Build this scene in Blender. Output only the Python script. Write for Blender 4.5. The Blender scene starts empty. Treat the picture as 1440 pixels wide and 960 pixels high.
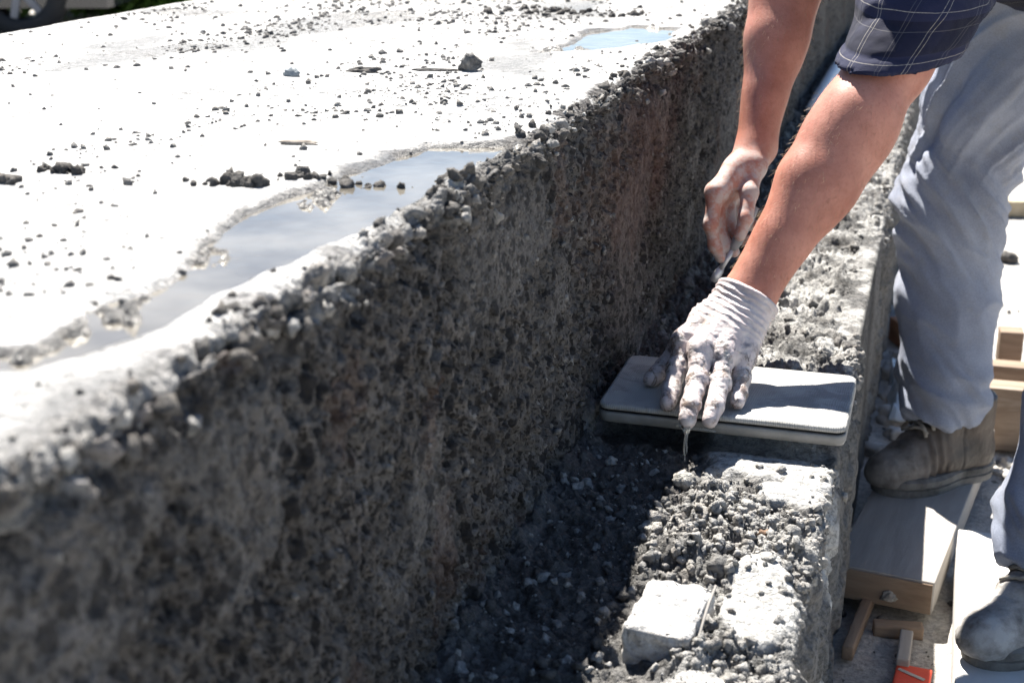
import bpy, bmesh, math, random
import numpy as np
from mathutils import Vector, Matrix

# ------------------------------------------------------------------ camera, sky, sun, exposure
scn = bpy.context.scene
COL = scn.collection
PITCH, YAW = math.radians(18.409), math.radians(16.609)
cam_d = bpy.data.cameras.new('camera')
cam = bpy.data.objects.new('camera', cam_d); COL.objects.link(cam)
cam.location = (0.3575, 0.0, 0.635)
cam.rotation_euler = (math.pi/2 - PITCH, 0, YAW)
cam_d.sensor_width = 36.0
cam_d.lens = 50.0
cam_d.clip_start = 0.02
cam_d.clip_end = 500
cam_d.dof.use_dof = True
cam_d.dof.focus_distance = 1.60
cam_d.dof.aperture_fstop = 8.5
scn.camera = cam

SUN = Vector((-0.34, 0.60, 1.0)).normalized()            # towards the sun
elev = math.asin(SUN.z); azim = math.atan2(SUN.x, SUN.y)
world = bpy.data.worlds.new('World'); scn.world = world; world.use_nodes = True
wn = world.node_tree.nodes; wl = world.node_tree.links
bg = wn['Background']; bg.inputs[1].default_value = 0.050
sky = wn.new('ShaderNodeTexSky'); sky.sky_type = 'NISHITA'; sky.sun_disc = False
sky.sun_elevation = elev; sky.sun_rotation = azim
sky.air_density = 1.0; sky.altitude = 800; sky.dust_density = 0.0; sky.ozone_density = 1.6
wl.new(sky.outputs[0], bg.inputs[0])
sun_d = bpy.data.lights.new('sun', 'SUN'); sun_d.energy = 5.0; sun_d.angle = math.radians(0.53)
sun_d.color = (1.0, 0.955, 0.88)
sun = bpy.data.objects.new('sun', sun_d); COL.objects.link(sun)
sun.rotation_euler = SUN.to_track_quat('Z', 'Y').to_euler()
sun.location = (-3, 6, 10)
scn.view_settings.view_transform = 'Standard'
scn.view_settings.look = 'None'
scn.view_settings.gamma = 1.0
scn.view_settings.exposure = 1.78
scn.render.engine = 'CYCLES'
scn.cycles.use_denoising = True
scn.cycles.max_bounces = 6
scn.cycles.transparent_max_bounces = 6

# ------------------------------------------------------------------ noise (numpy)
def _h(*a, seed=0):
    h = np.full(a[0].shape, (seed*374761393 + 668265263) & 0xffffffff, np.uint32)
    for i, v in enumerate(a):
        h ^= v.astype(np.int64).astype(np.uint32) * np.uint32([2246822519, 3266489917, 2654435761][i])
        h = (h ^ (h >> np.uint32(15))) * np.uint32(2246822519)
        h = (h ^ (h >> np.uint32(13))) * np.uint32(3266489917)
    h ^= h >> np.uint32(16)
    return h.astype(np.float32) / np.float32(4294967295.0)

def n2(x, y, seed=0):
    xi = np.floor(x); yi = np.floor(y); fx = x-xi; fy = y-yi
    fx = fx*fx*(3-2*fx); fy = fy*fy*(3-2*fy)
    a = _h(xi, yi, seed=seed); b = _h(xi+1, yi, seed=seed); c = _h(xi, yi+1, seed=seed); d = _h(xi+1, yi+1, seed=seed)
    return (a+(b-a)*fx)*(1-fy) + (c+(d-c)*fx)*fy            # 0..1

def fbm2(x, y, o=4, seed=0):
    s = 0; a = 0.5; t = 0
    for i in range(o):
        s = s + a*n2(x*2**i+i*7.3, y*2**i-i*3.1, seed+i); t += a; a *= .5
    return s/t

def n3(P, seed=0):
    I = np.floor(P); f = P-I; f = f*f*(3-2*f); r = 0
    for dx in (0, 1):
        wx = f[:, 0] if dx else 1-f[:, 0]
        for dy in (0, 1):
            wy = f[:, 1] if dy else 1-f[:, 1]
            for dz in (0, 1):
                wz = f[:, 2] if dz else 1-f[:, 2]
                r = r + wx*wy*wz*_h(I[:, 0]+dx, I[:, 1]+dy, I[:, 2]+dz, seed=seed)
    return r

def fbm3(P, o=3, seed=0):
    s = 0; a = .5; t = 0
    for i in range(o):
        s = s + a*n3(P*2**i+i*5.7, seed+i); t += a; a *= .5
    return s/t

def domes(x, y, cell, seed=0, dens=1.0):
    """overlapping round lumps, 0..1 (highest wins), sizes vary"""
    u = x/cell; v = y/cell; ui = np.floor(u); vi = np.floor(v); best = np.zeros_like(u)
    for dx in (-1, 0, 1):
        for dy in (-1, 0, 1):
            cx = ui+dx; cy = vi+dy
            r = 0.35+0.45*_h(cx, cy, seed=seed+3)
            on = _h(cx, cy, seed=seed+4) < dens
            d2 = ((cx+_h(cx, cy, seed=seed+1)-u)**2 + (cy+_h(cx, cy, seed=seed+2)-v)**2)/(r*r)
            best = np.maximum(best, np.where(on, r/0.8*np.sqrt(np.maximum(0, 1-d2)), 0))
    return best

def sstep(a, b, x):
    t = np.clip((x-a)/(b-a), 0, 1); return t*t*(3-2*t)

# ------------------------------------------------------------------ object helpers
def tag(o, label=None, cat=None, group=None, kind=None):
    if label: o['label'] = label
    if cat: o['category'] = cat
    if group: o['group'] = group
    if kind: o['kind'] = kind
    return o

def empty(name, loc=(0, 0, 0), rz=0.0):
    o = bpy.data.objects.new(name, None); COL.objects.link(o)
    o.location = loc; o.rotation_euler = (0, 0, rz); o.empty_display_size = .05
    return o

def link_mesh(name, me, mat=None, parent=None, smooth=True):
    if mat is not None and len(me.materials) == 0: me.materials.append(mat)
    if smooth and len(me.polygons): me.polygons.foreach_set('use_smooth', np.ones(len(me.polygons), bool))
    o = bpy.data.objects.new(name, me); COL.objects.link(o)
    if parent is not None: o.parent = parent
    return o

def np_mesh(name, V, Fq):
    """V (n,3), Fq (m,4) or (m,3) int array"""
    me = bpy.data.meshes.new(name); k = Fq.shape[1]
    me.vertices.add(len(V)); me.vertices.foreach_set('co', np.ascontiguousarray(V, np.float32).ravel())
    me.loops.add(Fq.size); me.loops.foreach_set('vertex_index', np.ascontiguousarray(Fq, np.int32).ravel())
    me.polygons.add(len(Fq)); me.polygons.foreach_set('loop_start', np.arange(0, Fq.size, k, dtype=np.int32))
    me.update(calc_edges=True)
    return me

def grid_faces(nu, nv):
    i = np.arange(nu*nv).reshape(nu, nv)
    return np.stack([i[:-1, :-1], i[1:, :-1], i[1:, 1:], i[:-1, 1:]], -1).reshape(-1, 4)

def set_attr(me, name, arr):
    a = me.attributes.new(name, 'FLOAT', 'POINT'); a.data.foreach_set('value', np.ascontiguousarray(arr, np.float32).ravel())

def bm_obj(name, bm, mat, parent=None, smooth=False):
    me = bpy.data.meshes.new(name); bm.normal_update(); bm.to_mesh(me); bm.free()
    return link_mesh(name, me, mat, parent, smooth)

def add_box(bm, x0, x1, y0, y1, z0, z1, bev=0.0, seg=2):
    r = bmesh.ops.create_cube(bm, size=1.0)
    for v in r['verts']:
        v.co = Vector((x0+(v.co.x+.5)*(x1-x0), y0+(v.co.y+.5)*(y1-y0), z0+(v.co.z+.5)*(z1-z0)))
    if bev > 0:
        es = list({e for v in r['verts'] for e in v.link_edges})
        bmesh.ops.bevel(bm, geom=es, offset=bev, segments=seg, affect='EDGES', profile=.6)

def rough_box(name, size, mat, parent=None, bev=.003, cuts=10, amp=.0015, seed=0, fr=60):
    """bevelled, subdivided, slightly uneven box with its base at z=0, centred in x and y"""
    bm = bmesh.new(); sx, sy, sz = size
    add_box(bm, -sx/2, sx/2, -sy/2, sy/2, 0, sz, bev, 2)
    if cuts:
        for ax, s in ((0, sx), (1, sy), (2, sz)):
            n = max(1, int(round(cuts*s/max(size))))
            for k in range(1, n):
                c = -s/2+s*k/n if ax < 2 else s*k/n
                no = Vector((0, 0, 0)); no[ax] = 1; co = Vector((0, 0, 0)); co[ax] = c
                bmesh.ops.bisect_plane(bm, geom=bm.verts[:]+bm.edges[:]+bm.faces[:], plane_co=co, plane_no=no)
    bm.normal_update()
    P = np.array([v.co[:] for v in bm.verts], np.float32)
    d = (fbm3(P*fr+seed*11.3, 3, seed)-.5)*2*amp
    for v, k in zip(bm.verts, d): v.co += v.normal*float(k)
    return bm_obj(name, bm, mat, parent, True)

def tube(bm, pts, rad, seg=8, cap=True):
    pts = [Vector(p) for p in pts]; n = len(pts)
    rad = rad if hasattr(rad, '__len__') else [rad]*n
    rings = []; up = None
    for i, p in enumerate(pts):
        t = (pts[min(i+1, n-1)]-pts[max(i-1, 0)]).normalized()
        if up is None: up = t.orthogonal().normalized()
        up = (up - t*up.dot(t)).normalized(); b = t.cross(up)
        rings.append([bm.verts.new(p+(up*math.cos(a)+b*math.sin(a))*rad[i]) for a in [2*math.pi*k/seg for k in range(seg)]])
    for i in range(n-1):
        for k in range(seg): bm.faces.new((rings[i][k], rings[i][(k+1) % seg], rings[i+1][(k+1) % seg], rings[i+1][k]))
    if cap:
        bm.faces.new(rings[0][::-1]); bm.faces.new(rings[-1])

# ------------------------------------------------------------------ materials
def new_mat(name):
    m = bpy.data.materials.new(name); m.use_nodes = True
    nt = m.node_tree; return m, nt, nt.nodes['Principled BSDF']

def N(nt, t, **kw):
    n = nt.nodes.new(t)
    for k, v in kw.items():
        if k in n.inputs: n.inputs[k].default_value = v
        else: setattr(n, k, v)
    return n

def noise(nt, vec, scale, detail=4, rough=.55, dist=0.0):
    n = N(nt, 'ShaderNodeTexNoise'); n.inputs['Scale'].default_value = scale
    n.inputs['Detail'].default_value = detail; n.inputs['Roughness'].default_value = rough; n.inputs['Distortion'].default_value = dist
    nt.links.new(vec, n.inputs['Vector']); return n.outputs['Fac']

def ramp(nt, fac, stops):
    r = N(nt, 'ShaderNodeValToRGB'); el = r.color_ramp.elements
    while len(el) < len(stops): el.new(.5)
    for e, (p, c) in zip(el, stops):
        e.position = p; e.color = (c, c, c, 1) if not hasattr(c, '__len__') else (*c, 1)
    nt.links.new(fac, r.inputs['Fac']); return r.outputs['Color']

def mix(nt, fac, a, b, mode='MIX'):
    m = N(nt, 'ShaderNodeMix', data_type='RGBA', blend_type=mode)
    for s, v in ((0, fac), (6, a), (7, b)):
        if hasattr(v, 'is_linked') or isinstance(v, bpy.types.NodeSocket): nt.links.new(v, m.inputs[s])
        else: m.inputs[s].default_value = v if not hasattr(v, '__len__') else (*v, 1)
    return m.outputs[2]

def math_n(nt, op, a, b=0.0):
    m = N(nt, 'ShaderNodeMath', operation=op)
    for s, v in ((0, a), (1, b)):
        if isinstance(v, bpy.types.NodeSocket): nt.links.new(v, m.inputs[s])
        else: m.inputs[s].default_value = v
    return m.outputs[0]

def bump(nt, b, h, dist, strength=1.0):
    n = N(nt, 'ShaderNodeBump'); n.inputs['Distance'].default_value = dist; n.inputs['Strength'].default_value = strength
    nt.links.new(h, n.inputs['Height']); nt.links.new(n.outputs[0], b.inputs['Normal'])

def objco(nt): return N(nt, 'ShaderNodeTexCoord').outputs['Object']
def attr(nt, name): return N(nt, 'ShaderNodeAttribute', attribute_name=name).outputs['Fac']

def m_concrete(name, dark, light, dry_lit=None, rough=.9, spec=.25, bsc=1.0, speck=.3, dark_spots=False):
    """grey cement; attributes: dry (pale dust, also sunlit patches put into the colour), rust (brown-red stain), wet"""
    m, nt, b = new_mat(name); c = objco(nt)
    n1 = noise(nt, c, 9, 4, .65); nf = noise(nt, c, 130, 3, .7); nm = noise(nt, c, 38, 3, .6)
    base = mix(nt, ramp(nt, n1, [(.32, 0), (.68, 1)]), dark, light)
    base = mix(nt, math_n(nt, 'MULTIPLY', ramp(nt, nm, [(.45, 0), (.7, 1)]), .55), base, (light[0]*1.25, light[1]*1.2, light[2]*1.12))
    warm = noise(nt, c, 21, 4, .6)
    base = mix(nt, math_n(nt, 'MULTIPLY', ramp(nt, warm, [(.5, 0), (.72, 1)]), .35), base, (dark[0]*1.3, dark[1]*1.08, dark[2]*.95))
    if dark_spots:                                                  # dark spots like aggregate stones; they paint in the black of shaded pits
        mp = N(nt, 'ShaderNodeMapping'); mp.inputs['Scale'].default_value = (1, 1, .72); nt.links.new(c, mp.inputs['Vector'])
        wn_ = N(nt, 'ShaderNodeTexNoise'); wn_.inputs['Scale'].default_value = 150; wn_.inputs['Detail'].default_value = 2; nt.links.new(mp.outputs[0], wn_.inputs['Vector'])
        va = N(nt, 'ShaderNodeVectorMath', operation='MULTIPLY_ADD'); nt.links.new(wn_.outputs['Color'], va.inputs[0]); va.inputs[1].default_value = (.009,)*3; nt.links.new(mp.outputs[0], va.inputs[2])
        for sc_, r0, dk in ((66, .31, (.018, .018, .021)), (150, .33, (.026, .025, .027)), (260, .30, (.032, .028, .025))):
            v_ = N(nt, 'ShaderNodeTexVoronoi', feature='F1'); v_.inputs['Scale'].default_value = sc_; nt.links.new(va.outputs[0], v_.inputs['Vector'])
            rr = N(nt, 'ShaderNodeSeparateColor'); nt.links.new(v_.outputs['Color'], rr.inputs[0])
            ms = ramp(nt, math_n(nt, 'ADD', v_.outputs['Distance'], math_n(nt, 'MULTIPLY', rr.outputs[0], .42)), [(r0+.10, 1), (r0+.24, 0)])
            base = mix(nt, math_n(nt, 'MULTIPLY', ms, .88), base, dk)
    if dry_lit is not None:
        tone = mix(nt, ramp(nt, noise(nt, c, 5, 5, .6), [(.35, 0), (.65, 1)]), [k*.9 for k in dry_lit], dry_lit)
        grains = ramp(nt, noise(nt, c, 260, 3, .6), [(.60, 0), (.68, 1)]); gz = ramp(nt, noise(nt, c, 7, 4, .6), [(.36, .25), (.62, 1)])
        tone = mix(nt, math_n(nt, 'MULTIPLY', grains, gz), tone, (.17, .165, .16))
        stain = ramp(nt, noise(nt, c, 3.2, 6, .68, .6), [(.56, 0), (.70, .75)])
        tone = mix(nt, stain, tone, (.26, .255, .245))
        base = mix(nt, attr(nt, 'dry_lit'), base, tone)
        base = mix(nt, attr(nt, 'rust'), base, (.15, .083, .06))
        wet = attr(nt, 'wet')
        base = mix(nt, wet, base, mix(nt, .80, base, (.075, .068, .060)))
        r = mix(nt, wet, (rough,)*3, (.32,)*3); nt.links.new(r, b.inputs['Roughness'])
    else: b.inputs['Roughness'].default_value = rough
    spk = noise(nt, c, 120, 4, .78)
    base = mix(nt, 1.0, base, ramp(nt, spk, [(.36, 1-speck), (.56, 1.08)]), 'MULTIPLY')
    fine = ramp(nt, nf, [(.3, .72), (.7, 1.12)])
    base = mix(nt, 1.0, base, fine, 'MULTIPLY')
    nt.links.new(base, b.inputs['Base Color'])
    b.inputs['Specular IOR Level'].default_value = spec
    vo = N(nt, 'ShaderNodeTexVoronoi', feature='F1'); vo.inputs['Scale'].default_value = 190; nt.links.new(c, vo.inputs['Vector'])
    hh = math_n(nt, 'ADD', math_n(nt, 'MULTIPLY', noise(nt, c, 220, 2, .7), .6), noise(nt, c, 700, 2, .6))
    hh = math_n(nt, 'SUBTRACT', hh, math_n(nt, 'MULTIPLY', vo.outputs['Distance'], .8))
    bump(nt, b, hh, .0022*bsc, .9)
    return m

def m_simple(name, stops, scale=30, rough=.7, bsc=None, bdist=.001, spec=.4, detail=5, stretch=None, metallic=0.0):
    m, nt, b = new_mat(name); c = objco(nt)
    if stretch:
        mp = N(nt, 'ShaderNodeMapping'); mp.inputs['Scale'].default_value = stretch
        nt.links.new(c, mp.inputs['Vector']); c = mp.outputs[0]
    f = noise(nt, c, scale, detail, .6, .3)
    nt.links.new(ramp(nt, f, stops), b.inputs['Base Color'])
    b.inputs['Roughness'].default_value = rough; b.inputs['Specular IOR Level'].default_value = spec; b.inputs['Metallic'].default_value = metallic
    if bsc: bump(nt, b, noise(nt, c, bsc, 5, .65), bdist, 1.0)
    return m

M = {}
M['wall'] = m_concrete('rough_concrete', (.080, .077, .076), (.150, .143, .141), (.56, .55, .535), dark_spots=True, speck=.35, bsc=1.8)
M['ledge'] = m_concrete('mortar', (.075, .074, .073), (.165, .162, .16), (.54, .53, .51), speck=.5, bsc=1.6)
M['crumb'] = m_concrete('crumb_cement', (.12, .118, .115), (.27, .263, .255), bsc=1.5)
M['crumb_mid'] = m_concrete('mid_crumb_cement', (.20, .196, .19), (.42, .41, .395), bsc=1.5)
M['crumb_pale'] = m_concrete('pale_crumb_cement', (.32, .31, .29), (.52, .50, .46), bsc=1.5)
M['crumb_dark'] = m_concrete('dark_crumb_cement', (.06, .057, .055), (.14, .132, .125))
M['crumb_brown'] = m_concrete('brown_crumb', (.16, .10, .07), (.30, .2, .14))
M['ground'] = m_concrete('dusty_ground', (.36, .345, .325), (.54, .52, .49))
M['block'] = m_concrete('block_cement', (.38, .375, .37), (.52, .51, .50))
WOODC = [(.25, (.15, .105, .075)), (.45, (.29, .215, .155)), (.6, (.20, .14, .098)), (.75, (.33, .27, .215))]
M['wood'] = m_simple('timber', WOODC, 26, .75, 60, .0012, .25, stretch=(.15, 1, 1))
M['wood_y'] = m_simple('timber_lengthwise', WOODC, 26, .75, 60, .0012, .25, stretch=(1, .15, 1))
M['plank'] = m_simple('dusty_plank', [(.3, (.25, .23, .21)), (.5, (.36, .335, .31)), (.7, (.42, .40, .37))], 14, .85, 70, .0012, .2, stretch=(1, .12, 1))
M['pale_board'] = m_simple('pale_board', [(.3, (.55, .53, .50)), (.6, (.68, .66, .63))], 10, .8, 70, .0008, .25, stretch=(1, .2, 1))
M['white'] = m_simple('white_pipe', [(.3, (.74, .76, .78)), (.7, (.84, .85, .86))], 12, .5)
M['red'] = m_simple('red_sheet', [(.3, (.62, .06, .03)), (.7, (.72, .10, .05))], 20, .6, 90, .0008)
M['stone'] = m_simple('pale_stone', [(.3, (.36, .34, .31)), (.7, (.55, .53, .5))], 30, .85, 150, .002)

# ------------------------------------------------------------------ crumbs: deformed little rocks
_ico = {}
def ico(sub):
    if sub not in _ico:
        bm = bmesh.new(); bmesh.ops.create_icosphere(bm, subdivisions=sub, radius=1)
        V = np.array([v.co[:] for v in bm.verts], np.float32); Fc = np.array([[v.index for v in f.verts] for f in bm.faces], np.int32); bm.free()
        T = []
        for s in range(10):
            d = (fbm3(V*1.3+s*9.1, 2, s)-.5)*1.5 + (fbm3(V*3.1+s*3.7, 3, s+40)-.5)*1.5
            T.append(V*(1+d)[:, None]*np.array([1, .8+.3*((s*37) % 10)/10, .65+.3*((s*53) % 10)/10], np.float32))
        _ico[sub] = (T, Fc)
    return _ico[sub]

def rot_rand(rng, n):
    q = rng.normal(size=(n, 4)); q /= np.linalg.norm(q, axis=1)[:, None]
    w, x, y, z = q.T
    return np.stack([np.stack([1-2*(y*y+z*z), 2*(x*y-z*w), 2*(x*z+y*w)], -1), np.stack([2*(x*y+z*w), 1-2*(x*x+z*z), 2*(y*z-x*w)], -1),
                     np.stack([2*(x*z-y*w), 2*(y*z+x*w), 1-2*(x*x+y*y)], -1)], 1)

def scatter(name, P, S, sub, mat, seed, parent=None):
    rng = np.random.default_rng(seed); T, Fc = ico(sub); n = len(P); nv = len(T[0])
    R = rot_rand(rng, n); k = rng.integers(0, len(T), n)
    TT = np.stack(T)[k]
    V = np.einsum('nij,nvj->nvi', R, TT)*S[:, None, None] + P[:, None, :]
    Fa = (Fc[None]+(np.arange(n)*nv)[:, None, None]).reshape(-1, 3)
    return link_mesh(name, np_mesh(name, V.reshape(-1, 3), Fa), mat, parent, sub < 2)

def rock_mesh(name, seed, size, sub=3, flat=.7, ang=.6):
    bm = bmesh.new(); bmesh.ops.create_icosphere(bm, subdivisions=sub, radius=1)
    V = np.array([v.co[:] for v in bm.verts], np.float32)
    d = (fbm3(V*1.2+seed*7.7, 2, seed)-.5)*ang*1.8 + (fbm3(V*4+seed*2.3, 3, seed+9)-.5)*.8
    V = V*(1+d)[:, None]*np.array(size, np.float32)
    V[:, 2] = np.maximum(V[:, 2], -.45*size[2]); V[:, 2] += .45*size[2]
    Fc = np.array([[v.index for v in f.verts] for f in bm.faces], np.int32); bm.free()
    return np_mesh(name, V, Fc)

# ------------------------------------------------------------------ ground
H, W = 0.389, 0.284
GZ = -0.42
def build_ground():
    xs = np.concatenate([[-60, -30, -12, -5, -2], np.arange(-1, .2, .3), np.arange(.2, 1.4, .012), [1.5, 1.8, 2.5, 4, 8, 20, 60]])
    ys = np.concatenate([[-10, -3, 0], np.arange(1.2, 3.6, .012), np.arange(3.6, 8, .06), [9, 11, 15, 25, 60, 120]])
    X, Y = np.meshgrid(xs, ys, indexing='ij')
    fine = ((X > .2) & (X < 1.4) & (Y > 1.2) & (Y < 3.6))
    Z = GZ - .006 + np.where(fine, .012*(fbm2(X*14, Y*14, 4, 5)-.5) + .008*domes(X, Y, .05, 8, .35), 0)
    o = link_mesh('ground', np_mesh('ground', np.stack([X, Y, Z], -1).reshape(-1, 3), grid_faces(len(xs), len(ys))), M['ground'])
    tag(o, kind='structure')
build_ground()

# ------------------------------------------------------------------ the concrete wall (long low block)
PUD = [  # puddle outlines on the slab, (x, y)
    np.array([(-.112, .632), (-.118, .70), (-.104, .765), (-.125, .88), (-.142, .97), (-.132, 1.04), (-.125, 1.10), (-.118, 1.2), (-.098, 1.25), (-.05, 1.275), (-.010, 1.31),
              (-.016, 1.2), (-.024, 1.08), (-.034, .98), (-.042, .90), (-.048, .82), (-.048, .74), (-.046, .67), (-.065, .615), (-.12, .560), (-.15, .59)]),
    np.array([(-.20, 1.96), (-.17, 2.08), (-.19, 2.22), (-.14, 2.36), (-.05, 2.34), (-.035, 2.2), (-.07, 2.1), (-.12, 2.0)])]

def poly_dist(X, Y, poly):
    """signed distance, negative inside"""
    d = np.full(X.shape, 1e9); inside = np.zeros(X.shape, bool); n = len(poly)
    for i in range(n):
        ax, ay = poly[i]; bx, by = poly[(i+1) % n]
        ex, ey = bx-ax, by-ay; t = np.clip(((X-ax)*ex+(Y-ay)*ey)/(ex*ex+ey*ey), 0, 1)
        d = np.minimum(d, (X-ax-t*ex)**2+(Y-ay-t*ey)**2)
        if ey != 0: inside ^= ((ay > Y) != (by > Y)) & (X < ex*(Y-ay)/ey+ax)
    d = np.sqrt(d); return np.where(inside, -d, d)

def rows_y(y0, y1, k, mn):
    ys = [y0]
    while ys[-1] < y1: ys.append(ys[-1]+max(mn, k*ys[-1]))
    return np.array(ys)

SHEET = {}
def build_wall():
    ys = np.concatenate([np.arange(-.6, .40, .02), rows_y(.40, 3.0, .0017, .0017), rows_y(3.006, 9.0, .0042, .004)])
    R = .012
    face = np.concatenate([np.arange(-.06, .0, .006), np.arange(.0, H-R, .0020)])                      # face, z
    arc = np.linspace(0, math.pi/2, 16)[0:]
    top = [0.0]
    while top[-1] < 1.05-R: top.append(top[-1]+.0024+.012*min(1, top[-1]/.5))
    top = np.array(top[1:])
    px = np.concatenate([np.zeros(len(face)), -R+R*np.cos(arc), -R-top, [-1.07, -1.07]])
    pz = np.concatenate([face, H-R+R*np.sin(arc), np.full(len(top), H), [H-.03, GZ-.02]])
    nx = np.concatenate([np.ones(len(face)), np.cos(arc), np.zeros(len(top)), [-1, -1]])
    nz = np.concatenate([np.zeros(len(face)), np.sin(arc), np.ones(len(top)), [0, 0]])
    s = np.concatenate([[0], np.cumsum(np.hypot(np.diff(px), np.diff(pz)))])
    edge_s = s[len(face)+8]
    S, Y = np.meshgrid(s, ys, indexing='ij'); PX = px[:, None]+0*Y; PZ = pz[:, None]+0*Y; NX = nx[:, None]; NZ = nz[:, None]
    D = S-edge_s                                            # <0 on the face, >0 on the top
    topm = sstep(.014, .021, D + .070*(fbm2(D*36, Y*30, 4, 77)-.5))
    edge = np.where(D < 0, np.exp(-(D/.028)**2), np.exp(-(D/.017)**2))
    facem = 1-sstep(-.012, .008, D)
    # smoother trowelled patches on the face
    pat = sstep(.565, .60, fbm2(S*5, Y*5.2, 4, 21)) * sstep(0, .05, -D)
    far = sstep(1.9, 2.8, Y)
    rough = (1-.7*pat)*(1-.35*far)
    Sw = S+.010*(fbm2(S*40, Y*40, 2, 2)-.5); Yw = Y+.010*(fbm2(S*40, Y*40, 2, 3)-.5)
    def holes(cell, seed, dens, a=.04, b=.40): return sstep(a, b, domes(Sw*.72, Yw, cell, seed, dens))
    clus = sstep(.34, .56, fbm2(S*7, Y*8, 3, 33))
    d = facem*(.005*(fbm2(S*6, Y*6, 3, 1)-.5) + .0022*(fbm2(S*260, Y*300, 2, 13)-.5) + rough*.0026*domes(Sw*.7, Yw, .007, 12, .7))
    d -= facem*rough*(.008*holes(.0165, 31, .25)*clus + .007*holes(.0105, 36, .45)*(.4+.6*clus) + .005*holes(.0068, 39, .45))
    d -= facem*(1-.8*pat)*.006*sstep(.60, .68, fbm2(Sw*13, Yw*17, 3, 37))
    d += facem*far*.006*(fbm2(S*3, Y*34, 3, 41)-.5)
    d += .0016*(fbm2(S*160, Y*160, 2, 51)-.5)*(facem*.9+.25)
    # crumbly arris: big clods, chips
    chip = fbm2(Y*9, D*3, 3, 61)
    torn = fbm2(S*34, Y*34, 4, 66); torn2 = fbm2(S*95, Y*95, 3, 67)
    d += edge*(.014*(chip-.5) + .012*(sstep(.38, .62, torn)-.5) + .009*(sstep(.35, .65, torn2)-.5) + .006*(sstep(.38, .62, fbm2(S*210, Y*210, 2, 68))-.5) - .006)
    # top: nearly flat, faint trowel swells, scattered scabs
    scab = sstep(.60, .72, fbm2(S*7, Y*4, 4, 71))
    d += topm*(.006*(fbm2(S*4, Y*4, 3, 72)-.5) + scab*(.004*domes(S, Y, .012, 73, .6)) + .0012*(fbm2(S*60, Y*60, 3, 74)-.5))
    wet = .9*np.exp(-((PX+.27)/.16)**2-((Y-2.62)/.30)**2)*sstep(.40, .56, fbm2(PX*9, Y*5, 4, 87))*topm
    wet = np.maximum(wet, .75*sstep(.635, .70, fbm2(PX*5.0, Y*2.6, 5, 88))*topm)
    for p in PUD:
        q = poly_dist(PX, Y, p) + .034*(fbm2(PX*20, Y*14, 3, 81)-.5)
        m = sstep(.004, -.010, q)*sstep(0.012, .026, D)
        isl = sstep(.66, .74, fbm2(PX*20, Y*11, 3, 83))
        d = d*(1-m)+m*(-.0085 + .0035*fbm2(PX*14, Y*9, 2, 85) + .012*isl*domes(S, Y, .010, 84, .8))
        wet = np.maximum(wet, sstep(.006, -.004, q+.030*(fbm2(PX*17, Y*15, 4, 86)-.5))*sstep(-.01, .02, D))
    V = np.stack([PX+NX*d, Y+.0*d, PZ+NZ*d], -1)
    # crumbs lean outwards a little at the arris
    V[..., 0] += edge*.004*(fbm2(Y*40, S*40, 2, 91)-.5)*2
    me = np_mesh('concrete_wall', V.reshape(-1, 3), grid_faces(len(s), len(ys))[:, ::-1])
    spill = sstep(.0, .012, D+.030+.085*(fbm2(S*30, Y*24, 4, 95)-.66))*sstep(1.5, .75, Y)
    eff = facem*sstep(.06, .0, PZ+.05*(fbm2(S*30, Y*30, 3, 96)-.5))*sstep(.50, .62, fbm2(S*26, Y*22, 4, 99))*.45
    dry_lit = np.clip(np.maximum(topm, .5*spill*(D > -.03)) + .05*pat*facem + eff, 0, 1)
    rust = facem*sstep(.35, .85, np.exp(-((Y-1.72)/.33)**2-((PZ-.27)/.13)**2)*(.4+1.1*fbm2(S*14, Y*22, 4, 97)))*.33
    rust = np.maximum(rust, .25*facem*sstep(.66, .75, fbm2(S*11, Y*11, 4, 98)))
    set_attr(me, 'dry_lit', dry_lit); set_attr(me, 'rust', rust); set_attr(me, 'wet', wet)
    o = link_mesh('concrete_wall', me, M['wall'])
    tag(o, 'long low concrete wall with flat sunlit top, crumbling edge and pitted shaded face', 'wall')
    SHEET['wall'] = (V, D, Y, S)
build_wall()

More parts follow.
